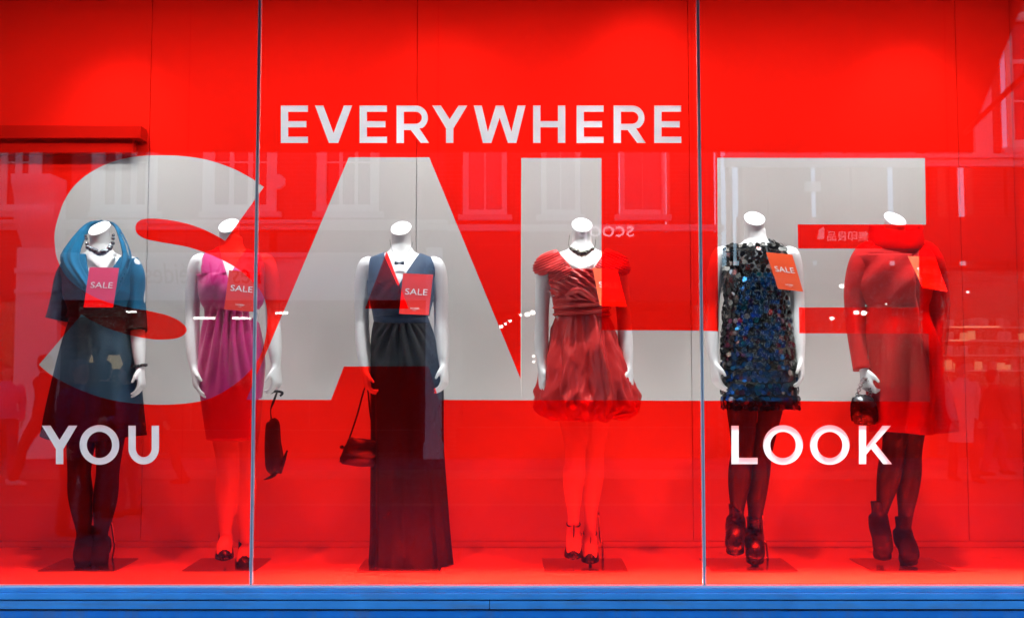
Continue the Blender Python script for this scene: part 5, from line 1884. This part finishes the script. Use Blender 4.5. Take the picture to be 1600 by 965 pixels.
def person(x, y, rz, label, top, trousers, hair, h=1.72, stride=.25, coat=.0, skin=0, bent=(.0, .0), bag=False, phase=1):
    t = thing("person", (x, y, 0), label, "person", "people walking in the street")
    k = h / 1.72
    R = Matrix.Rotation(rz, 3, 'Z')
    B = Vector((x, y, 0))
    w = lambda p: (*(B + R @ Vector(p[:3]) * k), *[c * k for c in p[3:]])
    sd = stride * phase
    legs = []
    for s, st in ((-1, sd), (1, -sd)):
        legs.append([(s * .09, 0, .90, .088, .095), (s * .09, -st * .45, .66, .072), (s * .09, -st * .75 - .02, .47, .056), (s * .09, -st * .75 + .02, .28, .054), (s * .09, -st + .02, .10, .038)])
    arms = []
    for s, st, bn in ((-1, -sd, bent[0]), (1, sd, bent[1])):
        el = (s * .235, -st * .35 + .02, 1.10)
        wr = (s * (.235 - .06 * bn), -st * .7 - .03 - .20 * bn, .88 + .22 * bn)
        arms.append([(s * .15, 0, 1.40, .050), (s * .20, 0, 1.36, .052), (s * .225, -st * .2, 1.22, .045), (*el, .038), (*[(a + b) / 2 for a, b in zip(el, wr)], .036), (*wr, .026)])
    bm = bmesh.new()
    tube(bm, [w(p) for p in [(0, .01, .86, .15, .10), (0, .01, 1.0, .15, .105), (0, 0, 1.12, .13, .095), (0, -.005, 1.28, .155, .11), (0, 0, 1.40, .16, .085), (0, .005, 1.45, .08, .06), (0, 0, 1.50, .054, .054), (0, -.01, 1.56, .052, .056)]], n=20, ref=R @ Vector((0, 1, 0)))
    hd = [(0, -.015, 1.50, .035, .04), (0, -.018, 1.53, .055, .07), (0, -.012, 1.58, .070, .088), (0, -.005, 1.64, .074, .095), (0, .002, 1.69, .066, .083), (0, .004, 1.72, .035, .045)]
    tube(bm, [w(p) for p in hd], n=18, ref=R @ Vector((0, 1, 0)))
    tube(bm, [w(p) for p in [(0, -.09, 1.625, .008), (0, -.112, 1.595, .013), (0, -.095, 1.583, .010)]], n=8)
    for s in (-1, 1):
        tube(bm, [w(p) for p in [(s * .074, .0, 1.585, .006, .012), (s * .082, .004, 1.61, .007, .017), (s * .076, .004, 1.635, .006, .012)]], n=8)
    for l in legs:
        tube(bm, [w(p) for p in l], n=14, ref=R @ Vector((0, 1, 0)))
    for a, s in zip(arms, (-1, 1)):
        tube(bm, [w(p) for p in a], n=12, ref=R @ Vector((0, 1, 0)))
        wv, ev = Vector(w(a[-1])[:3]), Vector(w(a[-2])[:3])
        hand(bm, wv, wv - ev, R @ Vector((-s * .3, -1, .1)), R @ Vector((-s, 0, 0)), .5, k)
    o = finish("body", bm, SK[skin], t)
    bake(o, [('REMESH', dict(mode='VOXEL', voxel_size=.010)), ('SMOOTH', dict(factor=.5, iterations=2))])
    for s in (-1, 1):
        bm = bmesh.new()
        c = Vector(w((s * .030, -.088, 1.625))[:3])
        ball(bm, c, .010)
        finish("eye", bm, M['black_metal'], t, smooth=True)
    bm = bmesh.new()
    tube(bm, [w(p) for p in [(0, -.068, 1.558, .020, .006), (0, -.094, 1.559, .020, .006)]], n=8)
    finish("mouth", bm, M['sign_dark'], t, smooth=True)
    # hair
    bm = bmesh.new()
    tube(bm, [w(p) for p in [(0, .045, 1.52, .045, .04), (0, .035, 1.57, .074, .068), (0, .022, 1.64, .083, .084), (0, .008, 1.70, .078, .092), (0, .004, 1.735, .05, .06), (0, .004, 1.745, .01, .012)]], n=18, ref=R @ Vector((0, 1, 0)), ripple=lambda a, u: .03 * math.sin(9 * a + 5 * u))
    finish("hair", bm, hair, t, smooth=True)
    # coat or top with sleeves
    bm = bmesh.new()
    lo = .92 - coat
    rows = [(0, .01, lo, .175 + coat * .12, .135 + coat * .12), (0, .01, 1.0, .170, .130), (0, 0, 1.14, .155, .118), (0, -.005, 1.28, .175, .128), (0, 0, 1.39, .175, .105), (0, .004, 1.44, .11, .08), (0, 0, 1.50, .066, .066)]
    tube(bm, [w(p) for p in rows], n=24, ref=R @ Vector((0, 1, 0)), ripple=lambda a, u: .025 * math.sin(6 * a) * (1 - u))
    for a in arms:
        tube(bm, [w((*p[:3], p[3] + .016)) for p in a], n=14, ref=R @ Vector((0, 1, 0)), ripple=lambda q, u: .05 * math.sin(2 * q + 16 * u))
    o = finish("jacket", bm, top, t)
    bake(o, [('REMESH', dict(mode='VOXEL', voxel_size=.011)), ('SMOOTH', dict(factor=.5, iterations=2))])
    bm = bmesh.new()
    tube(bm, [w(p) for p in [(0, .01, .84, .15, .115), (0, .01, .95, .155, .118), (0, .01, 1.02, .150, .11)]], n=20, ref=R @ Vector((0, 1, 0)))
    for l in legs:
        tube(bm, [w((*p[:3], *[c + .014 for c in p[3:]])) for p in l[:-1]] + [w((l[-1][0], l[-1][1], .07, .062))], n=16, ref=R @ Vector((0, 1, 0)))
    o = finish("trousers", bm, trousers, t)
    bake(o, [('REMESH', dict(mode='VOXEL', voxel_size=.011)), ('SMOOTH', dict(factor=.5, iterations=2))])
    for l in legs:
        fx, fy = l[-1][0], l[-1][1]
        bm = bmesh.new()
        tube(bm, [w(p) for p in [(fx, fy + .07, .045, .03, .040), (fx, fy + .03, .055, .042, .052), (fx, fy - .06, .042, .046, .040), (fx, fy - .14, .032, .046, .030), (fx, fy - .185, .026, .02, .018)]], n=14, ref=(0, 0, 1))
        finish("shoe", bm, M['suede'] if not bag else M['stone'], t, smooth=True)
    return t


def vperson(px, py_feet, **kw):
    """Stand where the mirror image's feet fall on (px, py_feet)."""
    vx, vy = (px - 800.0) / F, (482.5 - py_feet) / F
    d = Vector((vx, CT - ST * vy, ST + CT * vy))
    k = -EYE / d.z
    q = d * k
    return person(q.x, -(q.y - D), **kw)


CL = dict(dark=mat("dark wool", (.015, .016, .02), .85, var=.2, scale=40), blue=mat("blue coat cloth", (.02, .05, .16), .8, var=.2, scale=40), denim=mat("denim", (.03, .05, .10), .8, var=.25, scale=60),
          pale=mat("pale coat cloth", (.5, .45, .42), .8, var=.1, scale=40), pinkc=mat("lilac jacket cloth", (.45, .25, .5), .8, var=.1, scale=40), brown=mat("brown hair", (.05, .025, .015), .6, var=.3, scale=60),
          grey=mat("grey hair", (.22, .22, .24), .6, var=.3, scale=60), red=mat("brick red jacket cloth", (.25, .04, .03), .8, var=.15, scale=40))
vperson(66, 757, rz=math.pi / 2, label="walking man in dark jacket mirrored at the left edge above the letter Y", top=CL['dark'], trousers=CL['dark'], hair=CL['brown'], h=1.76, stride=.34, coat=.05, bag=True)
vperson(6, 748, rz=math.pi * .8, label="person in a lilac jacket mirrored at the very left edge", top=CL['pinkc'], trousers=CL['denim'], hair=CL['brown'], h=1.62, stride=.12)
vperson(118, 835, rz=math.pi * .60, label="person in blue coat, left of the trio mirrored in the dark skirt", top=CL['blue'], trousers=CL['dark'], hair=CL['grey'], h=1.66, stride=.06, coat=.15)
vperson(158, 800, rz=0.1, label="man in black seen from behind, middle of the trio mirrored in the dark skirt", top=CL['dark'], trousers=CL['denim'], hair=CL['brown'], h=1.66, stride=.05)
vperson(196, 806, rz=-math.pi * .55, label="person in dark blue bending an arm, right of the trio mirrored in the dark skirt", top=CL['blue'], trousers=CL['denim'], hair=CL['brown'], h=1.63, stride=.08, bent=(1, .8))
vperson(234, 757, rz=-math.pi / 2, label="striding person in dark trousers mirrored right of the word YOU", top=CL['red'], trousers=CL['dark'], hair=CL['brown'], h=1.72, stride=.42)
vperson(1508, 752, rz=math.pi * .95, label="woman in a pale coat mirrored right of the scarlet coat", top=CL['pale'], trousers=CL['dark'], hair=CL['brown'], h=1.68, stride=.15, coat=.35)
vperson(1556, 742, rz=math.pi * .5, label="small figure in a brick red jacket mirrored at the right edge", top=CL['red'], trousers=CL['denim'], hair=CL['brown'], h=1.55, stride=.22)
